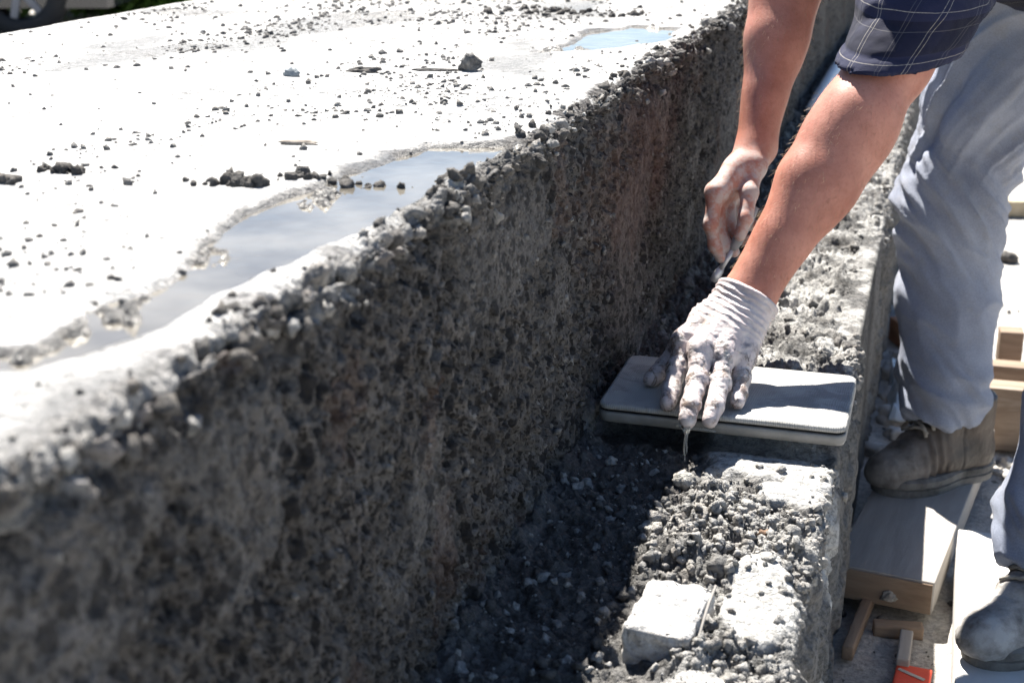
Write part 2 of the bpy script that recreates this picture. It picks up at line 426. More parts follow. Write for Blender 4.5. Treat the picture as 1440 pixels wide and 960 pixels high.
# ------------------------------------------------------------------ ledge (footing) along the wall
TRAY = (0.013, 0.295, 1.497, 1.680, 0.0265, 0.050)
def build_ledge():
    ys = np.concatenate([np.arange(.0, .85, .012), rows_y(.85, 9.0, .0019, .0019)])
    R = .010
    tx = np.arange(-.03, W-R, .0021); arc = np.linspace(0, math.pi/2, 9); dn = np.arange(.004, .46, .0045)
    px = np.concatenate([tx, W-R+R*np.sin(arc), np.full(len(dn), W)])
    pz = np.concatenate([np.zeros(len(tx)), -R+R*np.cos(arc), -R-dn])
    nx = np.concatenate([np.zeros(len(tx)), np.sin(arc), np.ones(len(dn))]); nz = np.concatenate([np.ones(len(tx)), np.cos(arc), np.zeros(len(dn))])
    s = np.concatenate([[0], np.cumsum(np.hypot(np.diff(px), np.diff(pz)))])
    es = s[len(tx)+4]
    S, Y = np.meshgrid(s, ys, indexing='ij'); PX = px[:, None]+0*Y; PZ = pz[:, None]+0*Y; NX = nx[:, None]; NZ = nz[:, None]
    D = S-es; X = PX
    topm = 1-sstep(-.004, .006, D); edge = np.exp(-(D/.016)**2); side = sstep(.004, .02, D)
    # smooth pale patches of trowelled mortar
    def blob(cx, cy, rx, ry): return np.exp(-(((X-cx)/rx)**2+((Y-cy)/ry)**2)**1.5)
    wob = .55+.9*fbm2(X*28, Y*28, 3, 8)
    smooth = np.maximum.reduce([blob(.245, 1.155, .034, .085), blob(.262, 1.43, .028, .065), blob(.232, 1.40, .022, .03), blob(.20, 1.52, .07, .10), blob(.215, .98, .03, .04)])
    smooth = sstep(.28, .52, smooth*wob)
    lit_rough = 1-smooth
    mound = blob(.185, 1.30, .060, .105) + .55*blob(.255, 1.24, .04, .09) + .6*blob(.21, 1.08, .03, .05) + .5*blob(.24, 1.02, .05, .05)
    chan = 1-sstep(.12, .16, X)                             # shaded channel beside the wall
    bed = blob(.16, 1.64, .16, .075)                        # mortar bed under the float
    d = topm*(.010*(fbm2(X*9, Y*9, 3, 3)-.5) + .012*mound*(.5+fbm2(X*30, Y*30, 3, 14)) + .010*smooth)
    cl1 = sstep(.40, .62, fbm2(X*30, Y*30, 4, 5)); cl2 = sstep(.36, .64, fbm2(X*110, Y*110, 3, 6))
    cl3 = sstep(.38, .62, fbm2(X*230, Y*230, 2, 4))
    d += topm*lit_rough*(1-.8*sstep(W-.05, W-.02, X)*sstep(1.95, 2.05, Y)*sstep(2.65, 2.5, Y))*(.012*cl1 + .0085*cl2 + .004*cl3 - .009)*(.55+.8*np.clip(mound, 0, 1)+.25*(Y > 1.72))
    d += topm*.0012*(fbm2(X*150, Y*150, 2, 9)-.5)
    d += topm*.020*np.exp(-(np.maximum(X, 0)/.018)**2)*(fbm2(Y*20, X*5, 3, 15))     # fillet at the wall
    quiet = 1-.85*sstep(1.95, 2.05, Y)*sstep(2.65, 2.5, Y)
    d += quiet*edge*(.012*(fbm2(Y*11+3*fbm2(Y*23, S*9, 2, 26), S*4, 4, 16)-.5) + .006*(fbm2(Y*47+S*31, S*47-Y*29, 3, 17)-.5))
    d += side*quiet*(.010*(fbm2(S*10, Y*10, 3, 18)-.5) + .008*sstep(.42, .6, fbm2(S*40, Y*46, 4, 19)) + .010*sstep(.48, .62, fbm2(S*16, Y*24, 3, 20))-.006)
    # press the surface flat under the float so that it rests on the mortar
    under = sstep(-.012, .012, np.minimum.reduce([X-TRAY[0]+.02, TRAY[1]+.01-X, Y-TRAY[2]-.005, TRAY[3]+.01-Y]))*topm
    tgt = np.where(Y > 1.575, TRAY[4]-.0008, -.002)
    tgt = -.004+(TRAY[4]-.0008+.004)*sstep(1.535, 1.60, Y+.02*(fbm2(X*20, Y*20, 2, 24)-.5))
    d = d*(1-under)+under*(tgt+np.minimum(0, .004*(fbm2(X*60, Y*60, 3, 25)-.75)))
    near = sstep(-.03, .0, np.minimum.reduce([X-TRAY[0]+.02, TRAY[1]+.01-X, Y-TRAY[2]-.005, TRAY[3]+.01-Y]))*topm
    d = np.where(near > 0, np.minimum(d, TRAY[4]-.0006+(1-near)*.02), d)
    V = np.stack([PX+NX*d, Y, PZ+NZ*d], -1)
    me = np_mesh('concrete_ledge', V.reshape(-1, 3), grid_faces(len(s), len(ys)))
    dry_lit = np.clip(.9*smooth + .5*topm*sstep(.45, .62, fbm2(X*24, Y*24, 3, 27))*(1-chan) + .12*side + .6*topm*(1-chan)*(Y > 1.70)*sstep(.44, .56, fbm2(X*20+7, Y*20, 4, 30)) + .3*topm*sstep(.03, .0, X)*sstep(.5, .6, fbm2(X*30, Y*24, 3, 32)), 0, 1)  # pale mortar and dust; sunlit patches behind the float are painted in too
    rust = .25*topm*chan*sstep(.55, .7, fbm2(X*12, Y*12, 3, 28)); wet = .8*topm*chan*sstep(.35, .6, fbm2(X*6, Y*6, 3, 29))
    set_attr(me, 'dry_lit', dry_lit); set_attr(me, 'rust', rust); set_attr(me, 'wet', wet)
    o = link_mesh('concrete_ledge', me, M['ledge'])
    tag(o, 'narrow rough mortar ledge running along the foot of the concrete wall', 'ledge')
    SHEET['ledge'] = (V, D, Y, mound, smooth, chan)
build_ledge()

def surf_z(sheet, x, y):
    V = SHEET[sheet][0]; j = int(np.argmin(abs(V[0, :, 1]-y))); c = V[:, j]
    if sheet == 'wall': ok = c[:, 2] > H-.03
    else: ok = c[:, 2] > -.02
    i = np.where(ok)[0][np.argmin(abs(c[ok, 0]-x))]; return float(c[i, 2])

# ------------------------------------------------------------------ water
def build_puddles():
    m, nt, b = new_mat('muddy_water'); c = objco(nt)
    nt.links.new(ramp(nt, noise(nt, c, 14, 3), [(.35, (.10, .09, .075)), (.65, (.17, .155, .13))]), b.inputs['Base Color'])
    b.inputs['Roughness'].default_value = .04; b.inputs['IOR'].default_value = 1.5; b.inputs['Specular IOR Level'].default_value = .5
    bump(nt, b, noise(nt, c, 45, 2, .5, .4), .0008, .4)
    for k, p in enumerate(PUD):
        bm = bmesh.new(); q = p+0
        cen = q.mean(0); zz = H-.0042
        # slightly larger than the hollow, so the shore is where the slab rises through it
        n = len(q); out = []
        for i in range(n):
            a = q[i-1]; d_ = q[(i+1) % n]-a; nn = np.array([d_[1], -d_[0]]); nn = nn/np.linalg.norm(nn)
            if np.dot(nn, q[i]-cen) < 0: nn = -nn
            out.append(q[i]+nn*.006)
        top = [bm.verts.new((a[0], a[1], zz)) for a in out]; bot = [bm.verts.new((a[0], a[1], zz-.012)) for a in out]
        bm.faces.new(top); bm.faces.new(bot[::-1])
        for i in range(n): bm.faces.new((top[i], bot[i], bot[(i+1) % n], top[(i+1) % n]))
        bmesh.ops.recalc_face_normals(bm, faces=bm.faces[:])
        o = bm_obj('puddle', bm, m); tag(o, ['long puddle of muddy water along the crumbling edge of the concrete wall', 'small far puddle on top of the concrete wall near the bare arm'][k], 'puddle', kind='structure')
build_puddles()

# ------------------------------------------------------------------ loose aggregate (uncountable)
def build_crumbs():
    rng = np.random.default_rng(4)
    V, D, Y, S = SHEET['wall']
    vis = (Y > .42)
    def pick(w, n):
        w = (w*vis).ravel(); c = np.cumsum(w); i = np.searchsorted(c, rng.random(n)*c[-1]); return V.reshape(-1, 3)[np.minimum(i, len(w)-1)]
    area = np.maximum(Y, .4)                                # vertices get sparser with distance
    clus = sstep(.45, .62, fbm2(S*0+D*12, Y*10, 3, 101))
    e = np.exp(-((D-.002)/.022)**2)*(.3+clus)*area
    P = pick(e*(Y < 5), 1700); sz = .0014+.0060*rng.random(len(P))**3
    scatter('loose_aggregate', P+np.array([.001, 0, .0005]), sz.astype(np.float32), 2, M['crumb_dark'], 1)
    tag(bpy.data.objects['loose_aggregate'], 'dark crumbs of aggregate along the crumbling top edge of the wall', 'aggregate', kind='stuff')
    P = pick(e*(Y < 4), 700); sz = .0014+.0068*rng.random(len(P))**4
    o = scatter('loose_aggregate', P+np.array([.002, 0, .001]), sz.astype(np.float32), 2, M['crumb_mid'], 2)
    tag(o, 'paler crumbs along the crumbling top edge of the wall', 'aggregate', kind='stuff')
    # grit on the slab top, in drifts
    dr = sstep(.50, .72, fbm2(D*6, Y*2.6, 4, 103))*1.0+.07
    t = sstep(.03, .06, D)*(D < 1.02)*dr*area*(.3+D)
    P = pick(t*(Y < 7), 9000); sz = (.0006+.0034*rng.random(len(P))**5)*(.75+.35*P[:, 1])
    o = scatter('grit', P, sz.astype(np.float32), 1, M['crumb'], 3); tag(o, 'dark grit scattered over the white top of the wall', 'grit', kind='stuff')
    P = pick(t*(Y < 7), 1600); sz = .0012+.0042*rng.random(len(P))**3
    o = scatter('grit', P, sz.astype(np.float32), 1, M['crumb'], 4); tag(o, 'light grey grit scattered over the white top of the wall', 'grit', kind='stuff')
    # aggregate standing proud of the shaded face
    P = pick((D < -.03)*area*(S > .07)*(Y < 4)*(.25+clus), 1100); sz = .0015+.0035*rng.random(len(P))**2
    o = scatter('loose_aggregate', P-np.array([.001, 0, 0]), sz.astype(np.float32), 1, M['crumb'], 5); tag(o, 'small stones of aggregate bedded in the shaded face of the wall', 'aggregate', kind='stuff')
    # mortar crumbs on the ledge
    V, D, Y, mound, smooth, chan = SHEET['ledge']
    vis = (Y > .85); area = np.maximum(Y, .8); X = V[..., 0]
    nb = ~((X > -.0) & (X < .31) & (Y > 1.485) & (Y < 1.70)); blk = ~((X > .147) & (X < .200) & (Y > 1.045) & (Y < 1.14))
    w = (D < .004)*area*nb*blk*(1-.93*smooth)*(X > .004)
    P = pick(w*(.12+2.2*np.clip(mound, 0, 1))*(Y < 2.0), 3000); sz = .0009+.0060*rng.random(len(P))**4.5
    o = scatter('mortar_crumbs', P+np.array([0, 0, .001]), sz.astype(np.float32), 2, M['crumb_mid'], 6); tag(o, 'heap of grey mortar crumbs on the sunlit ledge in front of the float', 'mortar', kind='stuff')
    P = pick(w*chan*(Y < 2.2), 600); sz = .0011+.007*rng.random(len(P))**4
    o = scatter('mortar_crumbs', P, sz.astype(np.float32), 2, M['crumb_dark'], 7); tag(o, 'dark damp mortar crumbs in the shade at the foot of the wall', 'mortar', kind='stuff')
    P = pick(w*(Y > 1.72)*(Y < 5)*((Y < 1.95)|(Y > 2.6)|(D < -.02)), 1000); sz = .0020+.010*rng.random(len(P))**3
    o = scatter('mortar_crumbs', P, sz.astype(np.float32), 2, M['crumb'], 8); tag(o, 'grey mortar crumbs on the ledge behind the float', 'mortar', kind='stuff')
    P = pick(np.exp(-((D-.006)/.014)**2)*area*nb*(Y < 5)*((Y < 1.95)|(Y > 2.6)), 900); sz = .0018+.0055*rng.random(len(P))**2
    o = scatter('mortar_crumbs', P, sz.astype(np.float32), 2, M['crumb_mid'], 9); tag(o, 'mortar crumbs hanging on the outer edge of the ledge', 'mortar', kind='stuff')
build_crumbs()

# ------------------------------------------------------------------ signed-distance modelling (one continuous skin)
def rc(a, b, ra, rb, k=.008): return ('c', np.array(a, float), np.array(b, float), ra, rb, k)
def el(c, r, rot=None, k=.008): return ('e', np.array(c, float), np.array(r, float), np.eye(3) if rot is None else np.array(rot), 0, k)

def sdf_mesh(prims, h, pad=.012, inset=0.0, cuts=(), warp=None, smooth=2):
    lo = np.full(3, 1e9); hi = -lo
    for p in prims:
        if p[0] == 'c': L = np.minimum(p[1]-p[3], p[2]-p[4]); U = np.maximum(p[1]+p[3], p[2]+p[4])
        else: L = p[1]-p[2].max(); U = p[1]+p[2].max()
        lo = np.minimum(lo, L); hi = np.maximum(hi, U)
    lo -= pad; hi += pad
    ax = [np.arange(lo[i], hi[i]+h, h, dtype=np.float32) for i in range(3)]
    f = np.full([len(a) for a in ax], 1.0, np.float32)
    for p in prims:
        if p[0] == 'c': L = np.minimum(p[1]-p[3], p[2]-p[4]); U = np.maximum(p[1]+p[3], p[2]+p[4])
        else: L = p[1]-p[2].max(); U = p[1]+p[2].max()
        m = p[5]+4*h+.004; sl = tuple(slice(max(0, int((L[i]-m-lo[i])/h)), int((U[i]+m-lo[i])/h)+2) for i in range(3))
        x = ax[0][sl[0]][:, None, None]; y = ax[1][sl[1]][None, :, None]; z = ax[2][sl[2]][None, None, :]
        if p[0] == 'c':
            a, b = p[1], p[2]; ab = b-a; L2 = max(ab@ab, 1e-12)
            t = np.clip(((x-a[0])*ab[0]+(y-a[1])*ab[1]+(z-a[2])*ab[2])/L2, 0, 1)
            d = np.sqrt((x-a[0]-t*ab[0])**2+(y-a[1]-t*ab[1])**2+(z-a[2]-t*ab[2])**2)-(p[3]+(p[4]-p[3])*t)
        else:
            c, r, R = p[1], p[2], p[3]
            q = [((x-c[0])*R[i][0]+(y-c[1])*R[i][1]+(z-c[2])*R[i][2]) for i in range(3)]
            k0 = np.sqrt(sum((q[i]/r[i])**2 for i in range(3))); k1 = np.sqrt(sum((q[i]/r[i]**2)**2 for i in range(3)))+1e-9
            d = k0*(k0-1)/k1
        g = f[sl]; k = p[5]
        hh = np.maximum(k-np.abs(g-d), 0)/k
        f[sl] = np.minimum(g, d)-hh*hh*k*.25
    f += inset
    for (pt, no) in cuts:                                   # keep the side the normal points away from
        no = np.array(no, float); no /= np.linalg.norm(no)
        d = (ax[0]-pt[0])[:, None, None]*no[0]+(ax[1]-pt[1])[None, :, None]*no[1]+(ax[2]-pt[2])[None, None, :]*no[2]
        f = np.maximum(f, d.astype(np.float32))
    s = f < 0
    c = np.zeros([n-1 for n in f.shape], np.int8)
    for dx in (0, 1):
        for dy in (0, 1):
            for dz in (0, 1):
                c += s[dx:f.shape[0]-1+dx, dy:f.shape[1]-1+dy, dz:f.shape[2]-1+dz]
    I, J, K = np.nonzero((c > 0) & (c < 8))
    idx = np.full(c.shape, -1, np.int32); idx[I, J, K] = np.arange(len(I))
    cor = [(a, b, d) for a in (0, 1) for b in (0, 1) for d in (0, 1)]
    acc = np.zeros((len(I), 3)); cnt = np.zeros(len(I))
    for a in range(8):
        for b in range(a+1, 8):
            A, B = np.array(cor[a]), np.array(cor[b])
            if abs(A-B).sum() != 1: continue
            fa = f[I+A[0], J+A[1], K+A[2]]; fb = f[I+B[0], J+B[1], K+B[2]]; m = (fa < 0) != (fb < 0)
            t = np.where(m, fa/np.where(m, fa-fb, 1), 0)
            acc += np.where(m[:, None], A+(B-A)*t[:, None], 0); cnt += m
    V = (np.stack([I, J, K], -1)+acc/cnt[:, None])*h+lo
    Q = []
    for axis in range(3):
        o = [i for i in range(3) if i != axis]
        s0 = [slice(1, -1)]*3; s1 = [slice(1, -1)]*3; s0[axis] = slice(0, -1); s1[axis] = slice(1, None)
        a = s[tuple(s0)]; b = s[tuple(s1)]; e = np.stack(np.nonzero(a != b), -1)
        if len(e) == 0: continue
        off = np.ones(3, int); off[axis] = 0; e = e+off; inside = s[e[:, 0], e[:, 1], e[:, 2]]
        u = np.zeros(3, int); v = np.zeros(3, int); u[o[0]] = 1; v[o[1]] = 1
        q = np.stack([idx[tuple((e-u-v).T)], idx[tuple((e-v).T)], idx[tuple(e.T)], idx[tuple((e-u).T)]], -1)
        flip = inside if axis != 1 else ~inside
        q[~flip] = q[~flip][:, ::-1]; Q.append(q)
    Q = np.concatenate(Q)
    V = laplace(V, Q, smooth)
    return V, Q

def laplace(V, Q, it, lam=.5):
    E = np.concatenate([Q[:, [0, 1]], Q[:, [1, 2]], Q[:, [2, 3]], Q[:, [3, 0]]]); n = len(V)
    deg = np.bincount(E[:, 0], minlength=n)+np.bincount(E[:, 1], minlength=n)+1e-9
    for _ in range(it):
        for l in (lam, -lam*1.02):
            A = np.stack([np.bincount(E[:, 0], V[E[:, 1], i], n)+np.bincount(E[:, 1], V[E[:, 0], i], n) for i in range(3)], -1)/deg[:, None]
            V = V+(A-V)*l
    return V

def vnormals(V, Q):
    nf = np.cross(V[Q[:, 2]]-V[Q[:, 0]], V[Q[:, 3]]-V[Q[:, 1]]); n = np.zeros_like(V)
    for i in range(4):
        for k in range(3): n[:, k] += np.bincount(Q[:, i], nf[:, k], len(V))
    return n/(np.linalg.norm(n, axis=1)[:, None]+1e-12)

def chain(pts, rad, k=.006): return [rc(pts[i], pts[i+1], rad[i], rad[i+1], k) for i in range(len(pts)-1)]

def axis_coord(V, a, b):
    """distance along a->b (metres) and angle round it"""
    a = np.array(a, float); b = np.array(b, float); t = (b-a)/np.linalg.norm(b-a)
    u = np.cross(t, [0, 0, 1.]); u /= np.linalg.norm(u); w = np.cross(t, u); q = V-a
    return q@t, np.arctan2(q@w, q@u)

# ------------------------------------------------------------------ person: joints (metres)
LH = {'index': [(.0985, 1.583, .106), (.0951, 1.553, .0800), (.0945, 1.5226, .0655), (.0952, 1.4975, .0590)],
      'middle': [(.1225, 1.556, .107), (.1246, 1.5211, .0805), (.1235, 1.4840, .0650), (.1232, 1.4680, .0530)],
      'ring': [(.1460, 1.560, .102), (.1498, 1.5269, .0780), (.1501, 1.4890, .0640), (.1475, 1.4735, .0530)],
      'pinky': [(.1665, 1.578, .095), (.1695, 1.5560, .0755), (.1705, 1.5352, .0650), (.1710, 1.5215, .0595)],
      'thumb': [(.118, 1.618, .120), (.0900, 1.603, .0900), (.0745, 1.5890, .0690), (.0625, 1.5700, .0595)]}
L_WR = np.array((.163, 1.640, .152)); L_EL = np.array((.265, 1.790, .345)); L_SH = np.array((.372, 1.985, .545))
RH = {'index': [(.0845, 1.8656, .2243), (.0830, 1.8507, .1828), (.0894, 1.8483, .1545), (.0987, 1.8498, .1380)],
      'middle': [(.0881, 1.8880, .2207), (.0900, 1.8700, .1762), (.1030, 1.8610, .1529), (.1150, 1.8570, .1460)],
      'ring': [(.0955, 1.9090, .2182), (.1010, 1.8910, .1770), (.1180, 1.8800, .1590), (.1310, 1.8740, .1590)],
      'pinky': [(.1046, 1.9280, .2177), (.1140, 1.9120, .1834), (.1310, 1.9020, .1730), (.1410, 1.8960, .1760)],
      'thumb': [(.1270, 1.9150, .2526), (.1280, 1.8800, .2225), (.1275, 1.8560, .1935), (.1225, 1.8480, .1710)]}
R_WR = np.array((.1242, 1.9486, .2708)); R_EL = np.array((.1400, 2.085, .497)); R_SH = np.array((.255, 2.235, .66))

def hand_prims(Hd, WR, EL, fr, back, wr=.0205):
    """palm, knuckles, fingers, thumb, lower forearm; fr scales radii, back = direction of the back of the hand"""
    WR = np.array(WR); EL = np.array(EL); bk = np.array(back); pr = []
    J = {k: [np.array(p) for p in v] for k, v in Hd.items()}
    rad = {'index': (.0112, .0098, .0088, .0076), 'middle': (.0115, .0102, .0091, .0078), 'ring': (.0110, .0096, .0087, .0074), 'pinky': (.0098, .0084, .0076, .0066), 'thumb': (.0150, .0118, .0103, .0080)}
    for k, p in J.items():
        r = [x*fr for x in rad[k]]
        for i in range(3): pr.append(rc(p[i], p[i+1], r[i]*(.96 if i else 1), r[i+1]*.98, .0045 if i else .007))
        pr.append(el(p[1]+bk*.0010, (r[1]*1.02,)*3, k=.006))                          # middle joint
    side = J['pinky'][0]-J['index'][0]; side /= np.linalg.norm(side)
    for k, off in (('index', -.013), ('middle', -.004), ('ring', .005), ('pinky', .013)):
        a = WR+side*off; m = J[k][0]
        pr.append(rc(a, m, .0165*fr, .0115*fr, .012))
        pr.append(rc(a-bk*.006, m-bk*.006, .016*fr, .0110*fr, .012))
        pr.append(el(m+bk*.0022, (.0108*fr,)*3, k=.006))                            # knuckle
    pr.append(rc(WR-side*.010-bk*.006, J['thumb'][0], .017*fr, .016*fr, .014))
    pr.append(rc(J['thumb'][0], (J['index'][0]+WR)/2, .012*fr, .013*fr, .016))      # web of the thumb
    fw = (EL-WR); fw /= np.linalg.norm(fw)
    for o in (-.010, .010): pr.append(rc(WR+side*o*.95, WR+side*o*.9+fw*.05, wr, wr*1.1, .014))
    return pr

def arm_prims(WR, EL, SH, side, bulge, s=1.0):
    fw = EL-WR; L = np.linalg.norm(fw); pr = []
    P = lambda t: WR+fw*t
    for o in (-.008, .008):
        pr += chain([P(.04)+side*o, P(.3)+side*o, P(.62)+side*o*1.4, P(.86)+side*o*1.2, P(1.0)], [.0185*s, .0265*s, .0375*s, .0405*s, .040*s], .014)
    pr.append(rc(P(.52)+bulge*.008, P(.93)+bulge*.010, .030*s, .034*s, .025))       # muscle mass of the forearm
    pr.append(el(EL+bulge*.004, (.040*s,)*3, k=.03))
    up = SH-EL
    pr += chain([EL, EL+up*.3, EL+up*.62, EL+up], [.0425*s, .047*s, .053*s, .058*s], .025)
    return pr

def unit(v): v = np.array(v, float); return v/np.linalg.norm(v)
L_SIDE = unit((.72, .25, -.25)); L_BACK = unit((.02, -.45, .89)); L_BULGE = unit((.75, .1, -.6))
R_SIDE = unit((.2, .9, .1)); R_BACK = unit((-.85, -.25, .25)); R_BULGE = unit((.8, -.3, -.1))

def build_person():
    root = empty('person', (.47, 2.08, -.35))
    tag(root, 'worker bending over the ledge in blue jeans and navy plaid shirt, one hand gloved', 'person')
    inv = Matrix.Translation(root.location).inverted()
    def child(name, V, Q, mat, parent=None, attrs=None):
        o = np.array(root.location)
        me = np_mesh(name, V-o, Q)
        for k, a in (attrs or {}).items(): set_attr(me, k, a)
        return link_mesh(name, me, mat, root if parent is None else parent, True)

    # ---- skin
    m, nt, b = new_mat('skin'); c = objco(nt)
    col = mix(nt, ramp(nt, noise(nt, c, 22, 5, .6), [(.3, 0), (.7, 1)]), (.37, .145, .100), (.52, .235, .170))
    fre = ramp(nt, noise(nt, c, 190, 4, .65), [(.50, 0), (.66, 1)])
    col = mix(nt, math_n(nt, 'MULTIPLY', fre, .25), col, (.27, .095, .055))
    dust = math_n(nt, 'MULTIPLY', attr(nt, 'dust'), ramp(nt, noise(nt, c, 60, 6, .7), [(.42, 0.12), (.58, 1)]))
    col = mix(nt, dust, col, (.50, .455, .43))
    nt.links.new(col, b.inputs['Base Color'])
    nt.links.new(mix(nt, dust, (.48,)*3, (.85,)*3), b.inputs['Roughness']); b.inputs['Specular IOR Level'].default_value = .3
    b.inputs['Subsurface Weight'].default_value = .25; b.inputs['Subsurface Radius'].default_value = (.012, .005, .003); b.inputs['Subsurface Scale'].default_value = .5
    bump(nt, b, math_n(nt, 'ADD', noise(nt, c, 420, 3, .6), math_n(nt, 'MULTIPLY', noise(nt, c, 90, 3, .6), .8)), .0006, .5)
    skin = m

    # left arm: whole arm, hand slimmer than the glove that covers it
    pl = hand_prims(LH, L_WR, L_EL, .86, L_BACK)+arm_prims(L_WR, L_EL, L_SH, L_SIDE, L_BULGE)
    V1, Q1 = sdf_mesh(pl, .0026, smooth=4)
    pr = hand_prims(RH, R_WR, R_EL, .98, R_BACK)+arm_prims(R_WR, R_EL, R_SH, R_SIDE, R_BULGE)
    V2, Q2 = sdf_mesh(pr, .0024, smooth=3)
    def soften(V, Q, WR, EL, SH):                            # even out the muscles of the arm, leave the hand alone
        a, _ = axis_coord(V, WR, EL); w = sstep(.01, .06, a)[:, None]
        E = np.concatenate([Q[:, [0, 1]], Q[:, [1, 2]], Q[:, [2, 3]], Q[:, [3, 0]]]); n = len(V)
        deg = np.bincount(E[:, 0], minlength=n)+np.bincount(E[:, 1], minlength=n)+1e-9
        V0 = V
        for _ in range(70):
            A = np.stack([np.bincount(E[:, 0], V[E[:, 1], i], n)+np.bincount(E[:, 1], V[E[:, 0], i], n) for i in range(3)], -1)/deg[:, None]
            V = V+(A-V)*.6*w
        nr = vnormals(V, Q); return V+nr*(w*.0012)
    V1 = soften(V1, Q1, L_WR, L_EL, L_SH); V2 = soften(V2, Q2, R_WR, R_EL, R_SH)
    # torso, neck, head, legs (under the clothes)
    PEL = np.array((.585, 2.40, .50)); CH = np.array((.335, 2.13, .655)); NK = np.array((.295, 2.10, .735)); HD = np.array((.275, 2.10, .835))
    MID = np.array((.47, 2.28, .60))
    tp = chain([PEL, MID, CH], [.125, .118, .125], .06)+[rc(CH, (L_SH+CH)/2, .115, .085, .05), rc(CH, L_SH, .095, .062, .05), rc(CH, R_SH, .095, .062, .05), rc(CH, NK, .085, .058, .03), rc(NK, HD, .056, .055, .02)]
    ff = unit((-.72, -.15, -.68)); fu = unit(np.array((-.7, -.15, .72))); fs = np.cross(fu, ff)
    Rm = np.stack([ff, fs, fu])
    tp += [el(HD+fu*.045, (.098, .076, .105), Rm, .02), el(HD+ff*.045-fu*.035, (.05, .052, .06), Rm, .025), el(HD+ff*.085-fu*.065, (.022, .024, .02), Rm, .02),
           rc(HD+ff*.096+fu*.035, HD+ff*.118-fu*.005, .009, .013, .012), el(HD+ff*.090+fu*.05, (.016, .05, .012), Rm, .015),
           rc(HD+ff*.092-fu*.036+fs*.02, HD+ff*.092-fu*.036-fs*.02, .009, .009, .008)]
    for sg in (-1, 1): tp.append(el(HD+fs*.076*sg+fu*.02, (.018, .009, .030), Rm, .008))
    V3, Q3 = sdf_mesh(tp, .008, smooth=2)
    R_HIP = np.array((.492, 2.465, .47)); R_KN = np.array((.395, 2.440, .108)); R_AN = np.array((.412, 2.345, -.235))
    L_HIP = np.array((.640, 2.310, .47)); L_KN = np.array((.625, 1.975, .115)); L_AN = np.array((.550, 1.836, -.235))
    lp = [rc(PEL, R_HIP, .11, .09, .05), rc(PEL, L_HIP, .11, .09, .05)]
    for A, B, C_ in ((R_HIP, R_KN, R_AN), (L_HIP, L_KN, L_AN)): lp += chain([A, B, B*.6+C_*.4, C_], [.082, .058, .055, .040], .03)
    V4, Q4 = sdf_mesh(lp, .010, smooth=2)
    Vs = [V1, V2, V3, V4]; Qs = [Q1, Q2, Q3, Q4]; n = 0; QQ = []
    for v, q in zip(Vs, Qs): QQ.append(q+n); n += len(v)
    dust = [np.zeros(len(v)) for v in Vs]
    a, _ = axis_coord(V2, R_EL, R_WR); L = np.linalg.norm(R_WR-R_EL)
    dust[1] = .85*sstep(L-.012, L+.045, a)
    child('body', np.concatenate(Vs), np.concatenate(QQ), skin, attrs={'dust': np.concatenate(dust)})
    am = m_simple('arm_hair', [(.3, (.30, .19, .10)), (.7, (.45, .30, .18))], 60, .5)
    for (v, q, wr_, el_, sd) in ((V1, Q1, L_WR, L_EL, 5), (V2, Q2, R_WR, R_EL, 6)):
        r = np.random.default_rng(sd); nr = vnormals(v, q); a, _ = axis_coord(v, wr_, el_); ok = np.where((a > .02) & (a < .30))[0]
        i = r.choice(ok, 1000); down = unit(wr_-el_); hv = []; hf = []
        for n_, k in enumerate(i):
            L_ = .004+.008*r.random(); dr = nr[k]*.45+down*.9+r.normal(size=3)*.25; dr /= np.linalg.norm(dr); p0 = v[k]; p1 = p0+dr*L_*.5+nr[k]*.0006; p2 = p0+dr*L_; sv = np.cross(dr, nr[k]); sv /= np.linalg.norm(sv)+1e-9
            w_ = .00009; hv += [p0+sv*w_, p0-sv*w_, p0+nr[k]*w_*2, p1+sv*w_, p1-sv*w_, p1+nr[k]*w_*2, p2, p2, p2]; b_ = n_*9
            for o_ in (0, 3):
                for e_ in range(3): hf.append((b_+o_+e_, b_+o_+(e_+1) % 3, b_+o_+3+(e_+1) % 3, b_+o_+3+e_))
        child('arm_hair', np.array(hv), np.array(hf), am)['kind'] = 'stuff'
    hm = m_simple('dark_hair', [(.3, (.03, .02, .015)), (.7, (.06, .04, .03))], 60, .6, 200, .003)
    Vh, Qh = sdf_mesh([el(HD+fu*.058-ff*.022, (.098, .082, .105), Rm, .01), el(HD-ff*.06, (.06, .068, .06), Rm, .03)], .006)
    Vh = Vh+vnormals(Vh, Qh)*((fbm3(Vh*70, 3, 3)-.5)*.012)[:, None]
    child('hair', Vh, Qh, hm)
    em = m_simple('eye', [(.3, (.7, .7, .68)), (.7, (.75, .74, .72))], 20, .1)
    for sg in (-1, 1):
        v, q = sdf_mesh([el(HD+ff*.086+fs*.032*sg+fu*.032, (.011,)*3)], .0035); child('eye', v, q, em)

    # ---- glove on the left hand
    m, nt, b = new_mat('latex_glove'); c = objco(nt)
    base = mix(nt, ramp(nt, noise(nt, c, 30, 4, .6), [(.35, 0), (.65, 1)]), (.50, .425, .42), (.62, .55, .53))
    smear = math_n(nt, 'MULTIPLY', attr(nt, 'dirt'), ramp(nt, noise(nt, c, 48, 7, .75, .4), [(.49, 0), (.57, .9)]))
    base = mix(nt, smear, base, mix(nt, ramp(nt, noise(nt, c, 48, 3), [(.45, 0), (.6, 1)]), (.15, .125, .13), (.21, .155, .125)))
    spat = math_n(nt, 'MULTIPLY', attr(nt, 'dirt'), ramp(nt, noise(nt, c, 70, 4, .6), [(.55, 0), (.68, 1)]))
    base = mix(nt, math_n(nt, 'MULTIPLY', spat, .8), base, (.36, .35, .34))
    nt.links.new(base, b.inputs['Base Color'])
